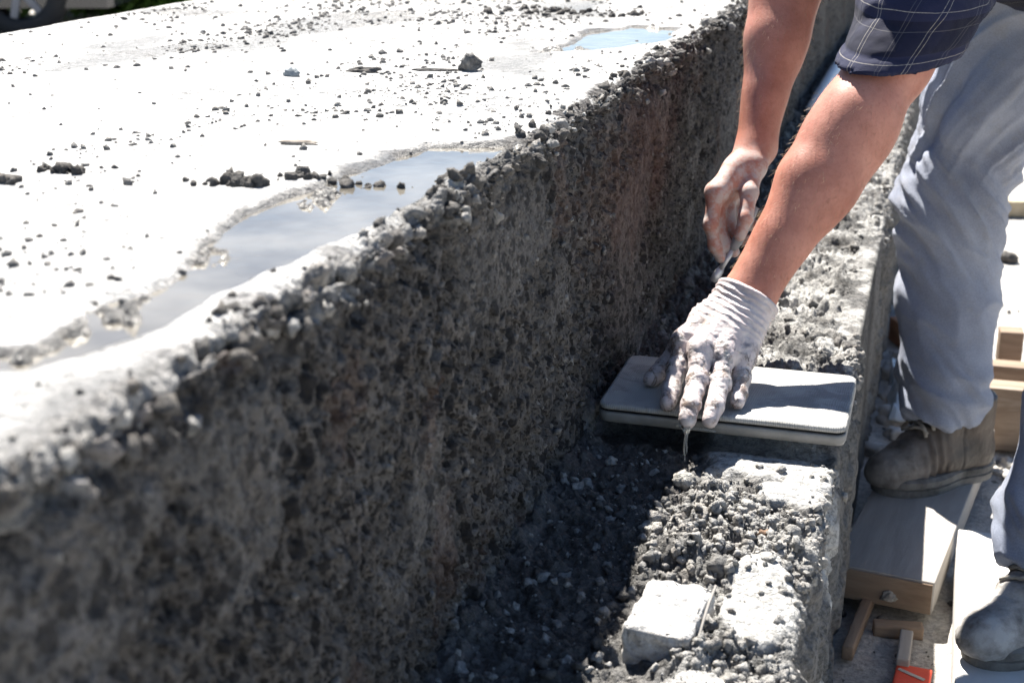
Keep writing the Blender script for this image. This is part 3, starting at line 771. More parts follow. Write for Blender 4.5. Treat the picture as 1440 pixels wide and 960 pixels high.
    nt.links.new(mix(nt, smear, (.42,)*3, (.22,)*3), b.inputs['Roughness'])
    b.inputs['Subsurface Weight'].default_value = .15; b.inputs['Subsurface Radius'].default_value = (.006, .003, .003); b.inputs['Subsurface Scale'].default_value = .5
    hb = math_n(nt, 'ADD', math_n(nt, 'MULTIPLY', noise(nt, c, 130, 5, .65, .8), 1.0), math_n(nt, 'MULTIPLY', smear, .35))
    bump(nt, b, hb, .0014, .8)
    fw = unit(L_EL-L_WR); cut = L_WR-fw*.001
    V, Q = sdf_mesh(hand_prims(LH, L_WR, L_EL, .985, L_BACK, .0245), .0016, cuts=[(cut, fw)], smooth=3)
    nrm = vnormals(V, Q); a, ph = axis_coord(V, cut, L_WR-fw*.05)                    # a = distance from the cuff down the hand
    back = nrm@L_BACK
    amp = sstep(.003, .008, a)*(1-sstep(.040, .064, a))
    warpd = a+.010*(fbm3(V*45, 3, 60)-.5)+.0035*np.sin(ph*1.0+.6)
    w1 = np.abs(np.sin(warpd*math.pi/.0080)); w1 = 1-w1**.7
    d = amp*(.0022*w1*sstep(.30, .6, fbm3(V*60+3, 2, 61)+.15) + .0014*(fbm3(V*np.array((60, 60, 60)), 3, 62)-.5))
    d += .0018*np.exp(-((a-.0022)/.0020)**2)+.0020                                    # rolled cuff
    d += .0008*(fbm3(V*150, 3, 63)-.5)+.0005*(fbm3(V*380, 2, 64)-.5)
    # lumps of wet cement sticking to the fingers
    tip = sstep(.036, .070, a); d += tip*.0009*sstep(.52, .66, fbm3(V*120, 3, 65))
    V = V+nrm*d[:, None]
    dirt = np.clip(.14+.95*sstep(.040, .082, a)+.7*sstep(.10, .075, V[:, 0]), 0, 1)
    child('glove', V, Q, m, attrs={'dirt': dirt}).__setitem__('label', 'pale latex glove wrinkled at the wrist and smeared with wet cement')

    # ---- shirt
    m, nt, b = new_mat('plaid_cloth'); c = objco(nt)
    uv = N(nt, 'ShaderNodeCombineXYZ'); nt.links.new(attr(nt, 'pu'), uv.inputs[0]); nt.links.new(attr(nt, 'pv'), uv.inputs[1])
    def lines(sock, period, w, offs):
        out = None
        for o in offs:
            f = math_n(nt, 'FRACT', math_n(nt, 'ADD', math_n(nt, 'DIVIDE', sock, period), o))
            l = math_n(nt, 'LESS_THAN', math_n(nt, 'ABSOLUTE', math_n(nt, 'SUBTRACT', f, .5)), w/period/2)
            out = l if out is None else math_n(nt, 'MAXIMUM', out, l)
        return out
    ln = math_n(nt, 'MAXIMUM', lines(attr(nt, 'pu'), .066, .0008, (.0, .07)), lines(attr(nt, 'pv'), .052, .0009, (.30,)))
    base = mix(nt, ramp(nt, noise(nt, c, 25, 4), [(.35, 0), (.65, 1)]), (.007, .008, .023), (.013, .0145, .036))
    def band(sock, period, o): return math_n(nt, 'LESS_THAN', math_n(nt, 'FRACT', math_n(nt, 'ADD', math_n(nt, 'DIVIDE', sock, period), o)), .42)
    base = mix(nt, math_n(nt, 'MULTIPLY', band(attr(nt, 'pu'), .066, .3), .35), base, (.005, .006, .016)); base = mix(nt, math_n(nt, 'MULTIPLY', band(attr(nt, 'pv'), .060, .1), .35), base, (.030, .034, .085))
    fl = math_n(nt, 'MAXIMUM', lines(attr(nt, 'pu'), .066, .0007, (.45, .52)), lines(attr(nt, 'pv'), .060, .0008, (.78,)))
    base = mix(nt, math_n(nt, 'MULTIPLY', fl, .22), base, (.30, .28, .26))
    brk = ramp(nt, noise(nt, c, 300, 2), [(.3, .35), (.6, .85)])
    base = mix(nt, math_n(nt, 'MULTIPLY', ln, math_n(nt, 'MULTIPLY', brk, .65)), base, (.42, .38, .33))
    nt.links.new(base, b.inputs['Base Color']); b.inputs['Roughness'].default_value = .85; b.inputs['Specular IOR Level'].default_value = .2
    b.inputs['Sheen Weight'].default_value = .05; b.inputs['Sheen Roughness'].default_value = .5
    bump(nt, b, math_n(nt, 'ADD', noise(nt, c, 900, 2), noise(nt, c, 60, 4)), .0016, .5)
    cloth = m
    up = unit(L_SH-L_EL); upr = unit(R_SH-R_EL)
    hem = np.array((.316, 1.890, .414)); hn = unit((.045, -.15, 1.107)); hemr = R_EL+upr*.09
    parts = [(sdf_mesh([rc(L_EL+up*.02, L_EL+up*.16, .0575, .0635, .02), rc(L_EL+up*.16, L_SH, .0635, .074, .03)], .0036, cuts=[(hem, -hn)], smooth=2), 1, hem, hn),
             (sdf_mesh([rc(R_EL+upr*.03, R_SH, .061, .074, .03)], .006, cuts=[(hemr, -upr)], smooth=2), 2, hemr, upr),
             (sdf_mesh([rc(CH, L_SH, .11, .078, .05), rc(CH, R_SH, .11, .078, .05), rc(CH, NK, .10, .070, .03)]+chain([PEL+np.array((.0, 0, .03)), MID, CH], [.142, .138, .142], .06), .008, smooth=2), 3, None, None)]
    Vl, Ql, Kl = [], [], []; nn_ = 0
    for (v, q), k, hp, hv in parts:
        if hp is not None:                                   # open the sleeve end
            dd = (v-hp)@hv; q = q[~(dd < .0012)[q].all(1)]
            u_ = np.zeros(len(v), bool); u_[q] = True; mp = np.cumsum(u_)-1; v = v[u_]; q = mp[q]
        Vl.append(v); Ql.append(q+nn_); Kl.append(np.full(len(v), k)); nn_ += len(v)
    V = np.concatenate(Vl); Q = np.concatenate(Ql); K_ = np.concatenate(Kl); isl = K_ == 1; isr = K_ == 2
    a, ph = axis_coord(V, L_EL, L_SH); ar, phr = axis_coord(V, R_EL, R_SH)
    # straighten hem border
    nrm = vnormals(V, Q)
    t = np.where(isl, (V-hem)@hn, a-.088)
    fold = np.sin((t*1.0+.012*np.sin(ph*1.3+.5)+.010*(fbm3(V*22, 2, 70)-.5)*2)*math.pi*2/.046)
    d = np.where(isl, .0045*fold*sstep(.03, .06, t)+.010*(fbm3(V*28, 3, 71)-.5)*sstep(.012, .05, t), .016*(fbm3(V*14, 3, 72)-.5))
    d += np.where(isl, .0022*(np.exp(-((t-.017)/.0035)**2)*-1.0)+.0012, 0)           # turned-up hem and its stitch line
    d += .0015*(fbm3(V*120, 2, 73)-.5)
    V = V+nrm*d[:, None]
    pu = np.where(isl, ph*.062, np.where(isr, phr*.062, (V-PEL)@unit(np.cross(CH-PEL, (0, 0, 1.)))))
    pv = np.where(isl, t, np.where(isr, ar, (V-PEL)@unit(CH-PEL)))
    so = child('shirt', V, Q, cloth, attrs={'pu': pu, 'pv': pv})
    so['label'] = 'navy plaid shirt with thin pale lines and short sleeves'
    sm = so.modifiers.new('thick', 'SOLIDIFY'); sm.thickness = .0022; sm.offset = -1

    # ---- jeans
    m, nt, b = new_mat('denim'); c = objco(nt)
    fad = ramp(nt, noise(nt, c, 7, 5, .6), [(.3, 0), (.7, 1)])
    base = mix(nt, fad, (.30, .325, .405), (.45, .475, .55))
    base = mix(nt, math_n(nt, 'MULTIPLY', ramp(nt, noise(nt, c, 30, 5, .7), [(.5, 0), (.75, 1)]), .5), base, (.40, .37, .33))
    base = mix(nt, attr(nt, 'low'), base, (.13, .165, .25))
    tw = N(nt, 'ShaderNodeTexWave', wave_type='BANDS', bands_direction='DIAGONAL'); tw.inputs['Scale'].default_value = 420; nt.links.new(c, tw.inputs['Vector'])
    nt.links.new(mix(nt, 1.0, base, ramp(nt, noise(nt, c, 500, 2), [(.3, .82), (.7, 1.1)]), 'MULTIPLY'), b.inputs['Base Color'])
    b.inputs['Roughness'].default_value = .9; b.inputs['Specular IOR Level'].default_value = .15; b.inputs['Sheen Weight'].default_value = .15
    bump(nt, b, math_n(nt, 'ADD', math_n(nt, 'MULTIPLY', tw.outputs['Fac'], .3), noise(nt, c, 60, 4, .6)), .0022, .6)
    jp = [rc(PEL, R_HIP, .128, .108, .06), rc(PEL, L_HIP, .128, .108, .06)]
    for A, B, C_ in ((R_HIP, R_KN, R_AN), (L_HIP, L_KN, L_AN)):
        jp += chain([A, A*.45+B*.55, B, B*.55+C_*.45, C_+np.array((0, 0, .035))], [.106, .090, .080, .074, .0655], .04)
    V, Q = sdf_mesh(jp, .0044, smooth=2, cuts=[((0, 0, -.232), (0, 0, -1))])
    # trim hems
    Q = Q[~(V[:, 2] < -.2305)[Q].all(1)]
    used = np.zeros(len(V), bool); used[Q] = True; mp = np.cumsum(used)-1; V = V[used]; Q = mp[Q]
    nrm = vnormals(V, Q)
    far = np.where((V[:, 1]-2.16)*1.0+(V[:, 0]-.5)*-.3 > 0, 1.0, 0)
    z = V[:, 2]
    AX = np.where(far[:, None] > 0, R_AN+(R_KN-R_AN)*np.clip((z-R_AN[2])/(R_KN[2]-R_AN[2]), -.2, 2.2)[:, None], L_AN+(L_KN-L_AN)*np.clip((z-L_AN[2])/(L_KN[2]-L_AN[2]), -.2, 2.2)[:, None])
    ph = np.arctan2(V[:, 1]-AX[:, 1], V[:, 0]-AX[:, 0])
    cs = np.stack([np.cos(ph), np.sin(ph)], -1)
    def ridged(zz, fz, fp, seed):                            # folds that run round the leg
        n = fbm3(np.stack([cs[:, 0]*fp, cs[:, 1]*fp, zz*fz], -1)+seed*3.1, 2, seed); return 1-np.abs(2*n-1)*2.2
    knee = np.exp(-((z-.10)/.11)**2); ank = 1-sstep(-.20, -.08, z); thigh = sstep(.12, .25, z)
    slope = .06*np.cos(ph-.2)
    d = .016*ank*(ridged(z+slope*.35, 24, .7, 80)-.2) + .013*knee*(ridged(z+slope*2.2, 24, .5, 81)-.3) + .013*thigh*(ridged(z-slope*3.4, 20, .5, 82)-.3)
    d += .006*(ridged(z+slope, 20, .8, 83)-.3) + .010*(fbm3(V*9, 3, 84)-.5)*(1-.5*ank)
    d += .005*(knee+ank)*(ridged(z+slope*1.5+.02*(fbm3(V*14, 2, 87)-.5), 46, .6, 86)-.4)
    d = np.clip(d, -.010, .018)
    seam = np.exp(-(((ph-.05))/.035)**2)
    d += .0022*seam
    V = V+nrm*d[:, None]
    child('jeans', V, Q, m, attrs={'low': sstep(.02, -.16, z)*.4})['label'] = 'faded grey blue jeans bunched over the boots'
    sm = root.children[-1].modifiers.new('thick', 'SOLIDIFY'); sm.thickness = .003; sm.offset = -1

    # ---- boots
    def boot(heel, toe, zb, dusty, lab):
        heel = np.array((*heel, zb)); toe = np.array((*toe, zb)); L = np.linalg.norm(toe-heel); fx = (toe-heel)/L; fy = np.cross([0, 0, 1.], fx)
        T = lambda x, y, z: heel+fx*x*L+fy*y+np.array((0, 0, z))
        up_ = [rc(T(.20, 0, .055), T(.22, 0, .15), .040, .046, .02), rc(T(.16, 0, .045), T(.45, 0, .050), .036, .041, .02),
               rc(T(.40, 0, .050), T(.66, 0, .045), .039, .036, .02), rc(T(.66, .009, .036), T(.84, .006, .033), .034, .029, .02), rc(T(.66, -.009, .035), T(.86, -.004, .032), .031, .027, .02),
               rc(T(.30, 0, .12), T(.60, 0, .065), .036, .034, .02)]
        V, Q = sdf_mesh(up_, .0032, cuts=[(T(0, 0, .018), (0, 0, -1)), (T(0, 0, .150), (0, 0, 1))], smooth=2)
        nrm = vnormals(V, Q); fr = (V-heel)@fx/L
        cre = np.exp(-((fr-.60)/.08)**2)
        d = .004*(fbm3(V*40, 3, 90)-.5)+cre*.003*np.sin(fr*95+2*(V-heel)@fy*20)+.0016*(fbm3(V*160, 2, 91)-.5)+.0030*sstep(.73, .745, fr)-.0020*np.exp(-((fr-.36)/.008)**2)
        V = V+nrm*d[:, None]
        m, nt, b = new_mat('boot_leather'); c = objco(nt)
        dn = math_n(nt, 'MULTIPLY', ramp(nt, noise(nt, c, 24, 5, .65), [(.34, 0), (.6, 1)]), 1.0)
        dd = math_n(nt, 'MULTIPLY', attr(nt, 'dust'), math_n(nt, 'ADD', math_n(nt, 'MULTIPLY', dn, .75), .25))
        base = mix(nt, ramp(nt, noise(nt, c, 12, 4), [(.4, 0), (.6, 1)]), (.030, .021, .016), (.070, .045, .030))
        base = mix(nt, dd, base, (.42, .405, .385))
        nt.links.new(base, b.inputs['Base Color']); nt.links.new(mix(nt, dd, (.5,)*3, (.9,)*3), b.inputs['Roughness'])
        bump(nt, b, noise(nt, c, 120, 4, .65), .0018, .8)
        bo = child('boot', V, Q, m, attrs={'dust': np.clip(dusty*(.15+1.0*sstep(.50, .78, fr)), 0, 1)}); bo['label'] = lab  # real dust, plus a sunlit toe painted pale towards the front
        # sole: outline with a waist, two layers
        sm_ = m_simple('rubber_sole', [(.3, (.05, .045, .04)), (.7, (.22, .21, .195))], 30, .8, 150, .002)
        out = []
        for k in range(48):
            t = 2*math.pi*k/48; x = .5-.5*math.cos(t); w = .042+.010*math.sin(math.pi*min(1, max(0, (x-.35)/.65)))-.006*math.exp(-((x-.38)/.14)**2)
            w *= min(1, (1-abs(2*x-1)**4.5))**.5
            out.append((x*1.0, w*(1 if math.sin(t) > 0 else -1)))
        bm = bmesh.new(); rings = []
        for (z, g) in ((0, .0), (.012, .002), (.0135, -.002), (.016, -.002), (.0175, .004), (.027, .004), (.031, -.003)):
            rings.append([bm.verts.new(Vector(T(x*.93+.0, y*(1+g*20), z)-np.array(root.location))) for x, y in out])
        for i in range(len(rings)-1):
            for k in range(48): bm.faces.new((rings[i][k], rings[i][(k+1) % 48], rings[i+1][(k+1) % 48], rings[i+1][k]))
        bm.faces.new(rings[0]); bm.faces.new(rings[-1])
        bmesh.ops.remove_doubles(bm, verts=bm.verts[:], dist=.0004); bmesh.ops.recalc_face_normals(bm, faces=bm.faces[:])
        bm_obj('sole', bm, sm_, bo)
        lm = m_simple('lace', [(.3, (.20, .18, .15)), (.7, (.40, .37, .33))], 90, .9)
        Vw = V
        for k in range(7):                                    # laces over the tongue
            x = .47+.030*k; bm = bmesh.new(); pts = []
            for u in np.linspace(-1, 1, 9):
                yy = .026*u; xx = x+.018*u*(1 if k % 2 else -1)
                q = T(xx, yy, 0); near = np.hypot(Vw[:, 0]-q[0], Vw[:, 1]-q[1]) < .006
                z = Vw[near, 2].max() if near.any() else zb+.08
                pts.append(np.array((q[0], q[1], z+.0025))-np.array(root.location))
            tube(bm, pts, .0030, 6); bm_obj('lace', bm, lm, bo, True)
    boot((.497, 2.400), (.303, 2.238), -.350, .4, 'dusty brown leather work boot beside the ledge')
    boot((.637, 1.905), (.450, 1.688), -.335, 1.0, 'pale dusty work boot on the bright board', )
    return root
build_person()

# ------------------------------------------------------------------ float (flat rectangular board under the hand)
def rrect(x0, x1, y0, y1, r, n=6):
    o = []
    for cx, cy, a0 in ((x1-r, y1-r, 0), (x0+r, y1-r, 90), (x0+r, y0+r, 180), (x1-r, y0+r, 270)):
        for k in range(n+1):
            a = math.radians(a0+90*k/n); o.append((cx+r*math.cos(a), cy+r*math.sin(a)))
    return o
def build_float():
    x0, x1, y0, y1, z0, z1 = TRAY
    root = empty('plastering_float', ((x0+x1)/2, (y0+y1)/2, z0)); root['label'] = 'flat grey rectangular plastering float under the gloved hand'; root['category'] = 'plastering float'
    o = root.location
    def loft(name, layers, mat, topgrid=False):
        bm = bmesh.new(); rings = []
        for ins, z in layers:
            rings.append([bm.verts.new(Vector((x, y, z))-o) for x, y in rrect(x0+ins, x1-ins, y0+ins, y1-ins, max(.002, .014-ins))])
        n = len(rings[0])
        for i in range(len(rings)-1):
            for k in range(n): bm.faces.new((rings[i][k], rings[i][(k+1) % n], rings[i+1][(k+1) % n], rings[i+1][k]))
        bm.faces.new(rings[0][::-1]); bm.faces.new(rings[-1]); bm.normal_update()
        ob = bm_obj(name, bm, mat, root, True)
        md = ob.modifiers.new('wn', 'WEIGHTED_NORMAL'); md.keep_sharp = False
        return ob
    m, nt, b = new_mat('ribbed_sponge_rubber'); c = objco(nt)
    mp = N(nt, 'ShaderNodeMapping'); mp.inputs['Rotation'].default_value = (0, 0, math.radians(3)); nt.links.new(c, mp.inputs['Vector'])
    wv = N(nt, 'ShaderNodeTexWave', wave_type='BANDS', bands_direction='X'); wv.inputs['Scale'].default_value = 120; wv.inputs['Distortion'].default_value = 5.5; wv.inputs['Detail'].default_value = 3; wv.inputs['Detail Scale'].default_value = .6
    nt.links.new(mp.outputs[0], wv.inputs['Vector'])
    f = noise(nt, c, 30, 5, .6)
    base = mix(nt, ramp(nt, f, [(.35, 0), (.65, 1)]), (.27, .265, .255), (.37, .365, .35))
    base = mix(nt, ramp(nt, wv.outputs['Fac'], [(.2, .0), (.8, .4)]), base, (.46, .45, .43))
    base = mix(nt, ramp(nt, noise(nt, c, 17, 6, .7, .5), [(.52, 0), (.62, .55)]), base, (.17, .165, .155))
    nt.links.new(base, b.inputs['Base Color']); b.inputs['Roughness'].default_value = .8; b.inputs['Specular IOR Level'].default_value = .25
    bump(nt, b, math_n(nt, 'ADD', wv.outputs['Fac'], math_n(nt, 'MULTIPLY', noise(nt, c, 300, 3), 2.0)), .00035, .8)
    side = m_simple('wet_grey_plastic', [(.3, (.16, .155, .145)), (.7, (.27, .262, .25))], 25, .38, 80, .0008, .5)
    dark = m_simple('dark_seam', [(.3, (.03, .03, .03)), (.7, (.06, .06, .058))], 40, .5)
    loft('base_plate', [(.006, z0), (.0022, z0+.0014), (.0006, z0+.005), (0, z0+.009), (.0004, z0+.0125), (.0022, z0+.0142)], side)
    loft('seam', [(.0032, z0+.0135), (.0032, z0+.0175)], dark)
    loft('working_pad', [(.0024, z0+.0166), (.0006, z0+.0176), (.0003, z0+.0200), (.0010, z1-.0016), (.0026, z1-.0004), (.0048, z1)], m)
    return root
build_float()

def build_trowel():
    root = empty('pointing_trowel', (.09, 1.838, .108)); tag(root, 'thin steel pointing tool held in the bare dusty hand', 'trowel')
    o = root.location; st = m_simple('worn_steel', [(.3, (.42, .43, .45)), (.7, (.62, .63, .65))], 40, .38, 200, .0005, .5, metallic=.55)
    gr = m_simple('grey_handle', [(.3, (.20, .2, .21)), (.7, (.33, .33, .34))], 40, .6, 120, .0008)
    A = Vector((.137, 1.8775, .2050)); B = Vector((.1128, 1.8534, .1491)); C_ = Vector((.0903, 1.8379, .1079))
    bm = bmesh.new(); tube(bm, [A-o, A.lerp(B, .3)-o, A.lerp(B, .8)-o, B-o], [.0055, .0078, .0075, .0050], 12); bm_obj('handle', bm, gr, root, True)
    bm = bmesh.new(); tube(bm, [B.lerp(A, .05)-o, B.lerp(C_, .3)-o, B.lerp(C_, .6)-o], [.0042, .0036, .0036], 10); bm_obj('shank', bm, st, root, True)
    d = (C_-B).normalized(); s = d.cross(Vector((0, 1, .3))).normalized(); n = d.cross(s)
    bm = bmesh.new(); P0 = B.lerp(C_, .52)
    prof = [(0, .0036), (.25, .0052), (.6, .0060), (.9, .0050), (1.0, .0022)]; L = (C_-P0).length
    ra = []
    for t, w in prof:
        p = P0+d*L*t-o+n*.002*math.sin(t*2.5); ra.append([bm.verts.new(p+s*w+n*.0009), bm.verts.new(p-s*w+n*.0009), bm.verts.new(p-s*w-n*.0009), bm.verts.new(p+s*w-n*.0009)])
    for i in range(len(ra)-1):
        for k in range(4): bm.faces.new((ra[i][k], ra[i][(k+1) % 4], ra[i+1][(k+1) % 4], ra[i+1][k]))
    bm.faces.new(ra[0][::-1]); bm.faces.new(ra[-1]); bm_obj('blade', bm, st, root, True)
build_trowel()

def build_drip():
    m, nt, b = new_mat('clear_water'); b.inputs['Base Color'].default_value = (.95, .95, .93, 1); b.inputs['Transmission Weight'].default_value = .85; b.inputs['Roughness'].default_value = .22; b.inputs['IOR'].default_value = 1.33
    root = empty('water_drip', (.124, 1.466, .0)); tag(root, 'thin stream of clear water dripping from the gloved fingertips', 'water drip')
    o = root.location
    for k, (dx, z1, r) in enumerate(((0, .004, .0016), (.0030, .014, .0012))):
        pts = []; rad = []
        for i in range(15):
            t = i/14; z = .049+(z1-.049)*t
            pts.append(Vector((.1225+dx*(1-t*.5)+.0008*math.sin(t*7+k), 1.4635-.0012*math.sin(t*5+k*2), z))-o)
            rad.append((.0030 if k == 0 else .002)*math.exp(-t*6)+r*(.75+.5*math.sin(t*11+k*2)**2)*(1-.6*t))
        bm = bmesh.new(); tube(bm, pts, rad, 8); bm_obj('stream', bm, m, root, True)
    # film of water hanging under the fingertips, along the lower lip of the float
    v, q = sdf_mesh([rc((.108, 1.4955, .0335), (.150, 1.4955, .0315), .0016, .0016), rc((.118, 1.474, .044), (.1235, 1.466, .0455), .003, .0042), rc((.1235, 1.466, .0455), (.1225, 1.4635, .040), .0042, .002),
                     rc((.146, 1.478, .0445), (.149, 1.486, .040), .003, .0018)], .0009)
    link_mesh('film', np_mesh('film', v-np.array(o), q), m, root)
build_drip()

# ------------------------------------------------------------------ block and larger stones on the ledge
def place(o, x, y, z, rz=0.0, rx=0.0, ry=0.0): o.location = (x, y, z); o.rotation_euler = (rx, ry, rz); return o
blk = rough_box('concrete_block', (.058, .098, .046), M['block'], bev=.0045, cuts=44, amp=.0042, seed=3, fr=90)
place(blk, .1735, 1.092, -.019, math.radians(-3), 0, math.radians(1.5)); tag(blk, 'small rectangular pale concrete block lying on the ledge', 'block')
def chip(name, pts, w, t, mat, lab, cat):
    bm = bmesh.new(); n = len(pts); r = []
    for i, p in enumerate(pts):
        ww = w*(.35+.55*math.sin(math.pi*(i+.6)/(n+.2))+.35*((i*7+3) % 5)/5); p = Vector(p)
        d = (Vector(pts[min(i+1, n-1)])-Vector(pts[max(0, i-1)])).normalized(); s = Vector((-d.y, d.x, 0)).normalized()
        r.append([bm.verts.new(p+s*ww), bm.verts.new(p+s*ww*.6+Vector((0, 0, t))), bm.verts.new(p-s*ww*.7+Vector((0, 0, t*.8))), bm.verts.new(p-s*ww)])
    for i in range(n-1):
        for k in range(4): bm.faces.new((r[i][k], r[i][(k+1) % 4], r[i+1][(k+1) % 4], r[i+1][k]))
    bm.faces.new(r[0][::-1]); bm.faces.new(r[-1]); bmesh.ops.recalc_face_normals(bm, faces=bm.faces[:])
    return tag(bm_obj(name, bm, mat), lab, cat)
chip('wood_splinter', [(.2065, 1.050, .022), (.2075, 1.070, .030), (.2085, 1.09, .036), (.2105, 1.115, .040)], .0014, .0020, M['plank'], 'brown wood splinter wedged against the side of the small concrete block', 'splinter')
def ledge_rock(name, x, y, size, seed, mat, lab, cat='lump', ang=.6, dz=-.002, rz=0.0):
    o = link_mesh(name, rock_mesh(name, seed, size, 3, ang=ang), mat)
    place(o, x, y, surf_z('ledge', x, y)+dz, rz); return tag(o, lab, cat)
ledge_rock('mortar_lump', .137, 1.384, (.0135, .0115, .0120), 5, M['crumb_pale'], 'pale rounded mortar lump on the ledge just below the dripping water', ang=.35)
ledge_rock('mortar_lump', .121, 1.286, (.011, .010, .009), 6, M['crumb_pale'], 'gritty pale lump alone in the shade beside the mortar heap', ang=.9)
ledge_rock('pebble', .233, 1.292, (.0065, .006, .0055), 7, M['crumb_brown'], 'small brown pebble in the sunlit mortar heap', 'pebble')
ledge_rock('pebble', .263, 1.177, (.0050, .0034, .0022), 8, M['crumb_dark'], 'small dark flat pebble on the smooth mortar patch by the ledge edge', 'pebble')
ledge_rock('mortar_lump', .203, 1.205, (.017, .013, .015), 9, M['crumb'], 'large grey mortar clod right behind the small concrete block', ang=.7)

# ------------------------------------------------------------------ debris on top of the wall
def wall_rock(name, x, y, size, seed, mat, lab, cat, group=None, me=None, rz=0.0, ang=.7):
    o = link_mesh(name, me if me is not None else rock_mesh(name, seed, size, 3, ang=ang), mat)
    place(o, x, y, surf_z('wall', x, y)-.0012, rz); return tag(o, lab, cat, group)
wall_rock('concrete_chunk', -.222, 1.752, (.013, .010, .0145), 11, M['crumb'], 'upright grey concrete chunk standing on the white wall top', 'chunk', ang=.9)
wall_rock('mortar_scrap', -.262, 1.742, (.026, .006, .0030), 12, M['crumb_dark'], 'long dark flat mortar scrap left of the upright concrete chunk', 'scrap', rz=.2)
wall_rock('mortar_scrap', -.352, 1.706, (.019, .010, .0050), 13, M['crumb_dark'], 'dark ragged mortar scrap between the round stone and the upright chunk', 'scrap', rz=.1)
wall_rock('round_stone', -.416, 1.633, (.0105, .008, .008), 14, m_simple('blue_grey_stone', [(.3, (.19, .215, .23)), (.7, (.30, .32, .33))], 60, .8, 200, .001), 'rounded blue grey stone on the white wall top', 'stone', ang=.25)
wall_rock('wood_chip', -.213, 1.212, (.0215, .0050, .0034), 17, m_simple('weathered_wood', [(.3, (.20, .17, .14)), (.7, (.33, .29, .25))], 60, .9, 200, .001), 'thin weathered wood chip lying flat on the wall top above the puddle', 'wood chip', rz=.22, ang=.5)
rng = np.random.default_rng(12)
def clump(x, y, n, sx, sy, seed, lab, brown=False):
    r = np.random.default_rng(seed); P = []; S_ = []
    for i in range(n):
        px = x+r.normal()*sx; py = y+r.normal()*sy; s = .0018+.0058*r.random()**1.6; P.append((px, py, surf_z('wall', px, py)+s*.25)); S_.append(s)
    o = scatter('crumb_clump', np.array(P), np.array(S_, np.float32), 2, M['crumb_dark'], seed); tag(o, lab, 'crumbs', kind='stuff')
clump(-.176, 1.029, 34, .020, .006, 31, 'dark line of damp crumbs at the left shore of the long puddle')
clump(-.120, 1.075, 26, .025, .008, 32, 'dark crumbs strung out beside the upper shore of the long puddle')
clump(-.355, 1.036, 28, .013, .005, 33, 'dark heap of crumbs near the left edge of the picture')
clump(-.372, .985, 14, .010, .004, 34, 'brownish crumbs below the dark heap near the left edge')
clump(-.30, 2.52, 60, .07, .05, 35, 'dark damp crumbs far along the wall top')
stones = [rock_mesh('crumb_stone', 50+i, (.0052, .0042, .0036), 2) for i in range(5)]
for i in range(36):
    for _ in range(30):
        y = .62+2.3*rng.random()**1.2; x = -.05-.75*rng.random()*(y/1.6 if y < 1.6 else 1)
        if all(poly_dist(np.array([x]), np.array([y]), p)[0] > .015 for p in PUD): break
    o = wall_rock('crumb_stone', x, y, None, 0, [M['crumb'], M['crumb_dark'], M['crumb_pale']][i % 3] if False else None, 'small grey crumb lying on the white top of the wall', 'crumb', 'crumbs on the wall top', me=stones[i % 5], rz=rng.random()*6)
    o.scale = (.30+1.15*rng.random()**2.5,)*3
    if len(o.data.materials) == 0: o.data.materials.append([M['crumb_mid'], M['crumb'], M['crumb_mid'], M['crumb_mid'], M['crumb_brown']][i % 5])

# ------------------------------------------------------------------ boards and rubble on the ground
def board(name, x, y, z, sx, sy, sz, rz, mat, lab, cat, amp=.0015, seed=0, group=None):
    o = rough_box(name, (sx, sy, sz), mat, bev=.0025, cuts=14, amp=amp, seed=seed, fr=25); place(o, x, y, z, math.radians(rz)); return tag(o, lab, cat, group)
pl = board('plank', .392, 2.285, -.402, .150, .66, .052, -8.5, M['plank'], 'wide dusty plank under the brown boot, brown at its sawn end', 'plank', seed=1)
# sawn end board and a splash of mortar belong to the plank
eb = rough_box('end_face', (.146, .0022, .048), M['wood'], pl, bev=.0006, cuts=0, amp=.0004); eb.location = (0, -.3322, .001)
sp = link_mesh('mortar_splash', rock_mesh('mortar_splash', 61, (.011, .004, .010), 3), M['crumb_pale'], pl); sp.location = (.012, -.3355, .012)
board('pale_board', .645, 1.70, -.409, .40, .82, .074, -.5, M['pale_board'], 'bright whitewashed board under the pale dusty boot', 'board', seed=2)
board('batten', .318, 1.905, -.418, .016, .19, .022, -7, M['wood_y'], 'slim wooden batten lying on the ground in front of the plank', 'batten', .0006, 3)
board('timber_offcut', .372, 1.905, -.420, .070, .022, .020, 8, M['wood'], 'short brown timber offcut lying crosswise near the red sheet', 'offcut', .0006, 4)
board('timber_offcut', .383, 1.845, -.420, .018, .085, .022, -2, M['plank'], 'short grey timber offcut lying against the bright board', 'offcut', .0006, 5)
rd = board('red_sheet', .395, 1.765, -.421, .048, .085, .012, -4, M['red'], 'bright red flat scrap on the ground at the lower edge', 'scrap', .001, 6)
st = rough_box('pale_streak', (.040, .006, .001), M['stone'], rd, bev=.0002, cuts=0, amp=.0002); st.location = (-.002, .018, .0122); st.rotation_euler = (0, 0, -.45)
board('timber_beam', .93, 2.70, -.416, .88, .052, .124, 1.5, M['wood'], 'long brown timber beam lying behind the jeans', 'timber', seed=7)
board('timber_beam', 1.0, 2.93, -.416, .98, .045, .090, 1.0, M['wood'], 'second brown timber beam farther back, parallel to the first', 'timber', seed=8)
board('wood_post', .552, 3.045, -.416, .048, .045, .125, 4, M['wood'], 'short square brown post standing behind the timber beams', 'post', seed=9)
board('wood_post', .502, 3.10, -.416, .020, .045, .128, 4, M['wood'], 'narrow brown post standing closest to the jeans behind the beams', 'post', seed=10)
ob = link_mesh('dark_stone', rock_mesh('dark_stone', 71, (.028, .022, .020), 3), M['crumb_dark']); place(ob, .588, 4.14, GZ-.004); tag(ob, 'single dark stone on the bright ground right of the knee', 'stone')
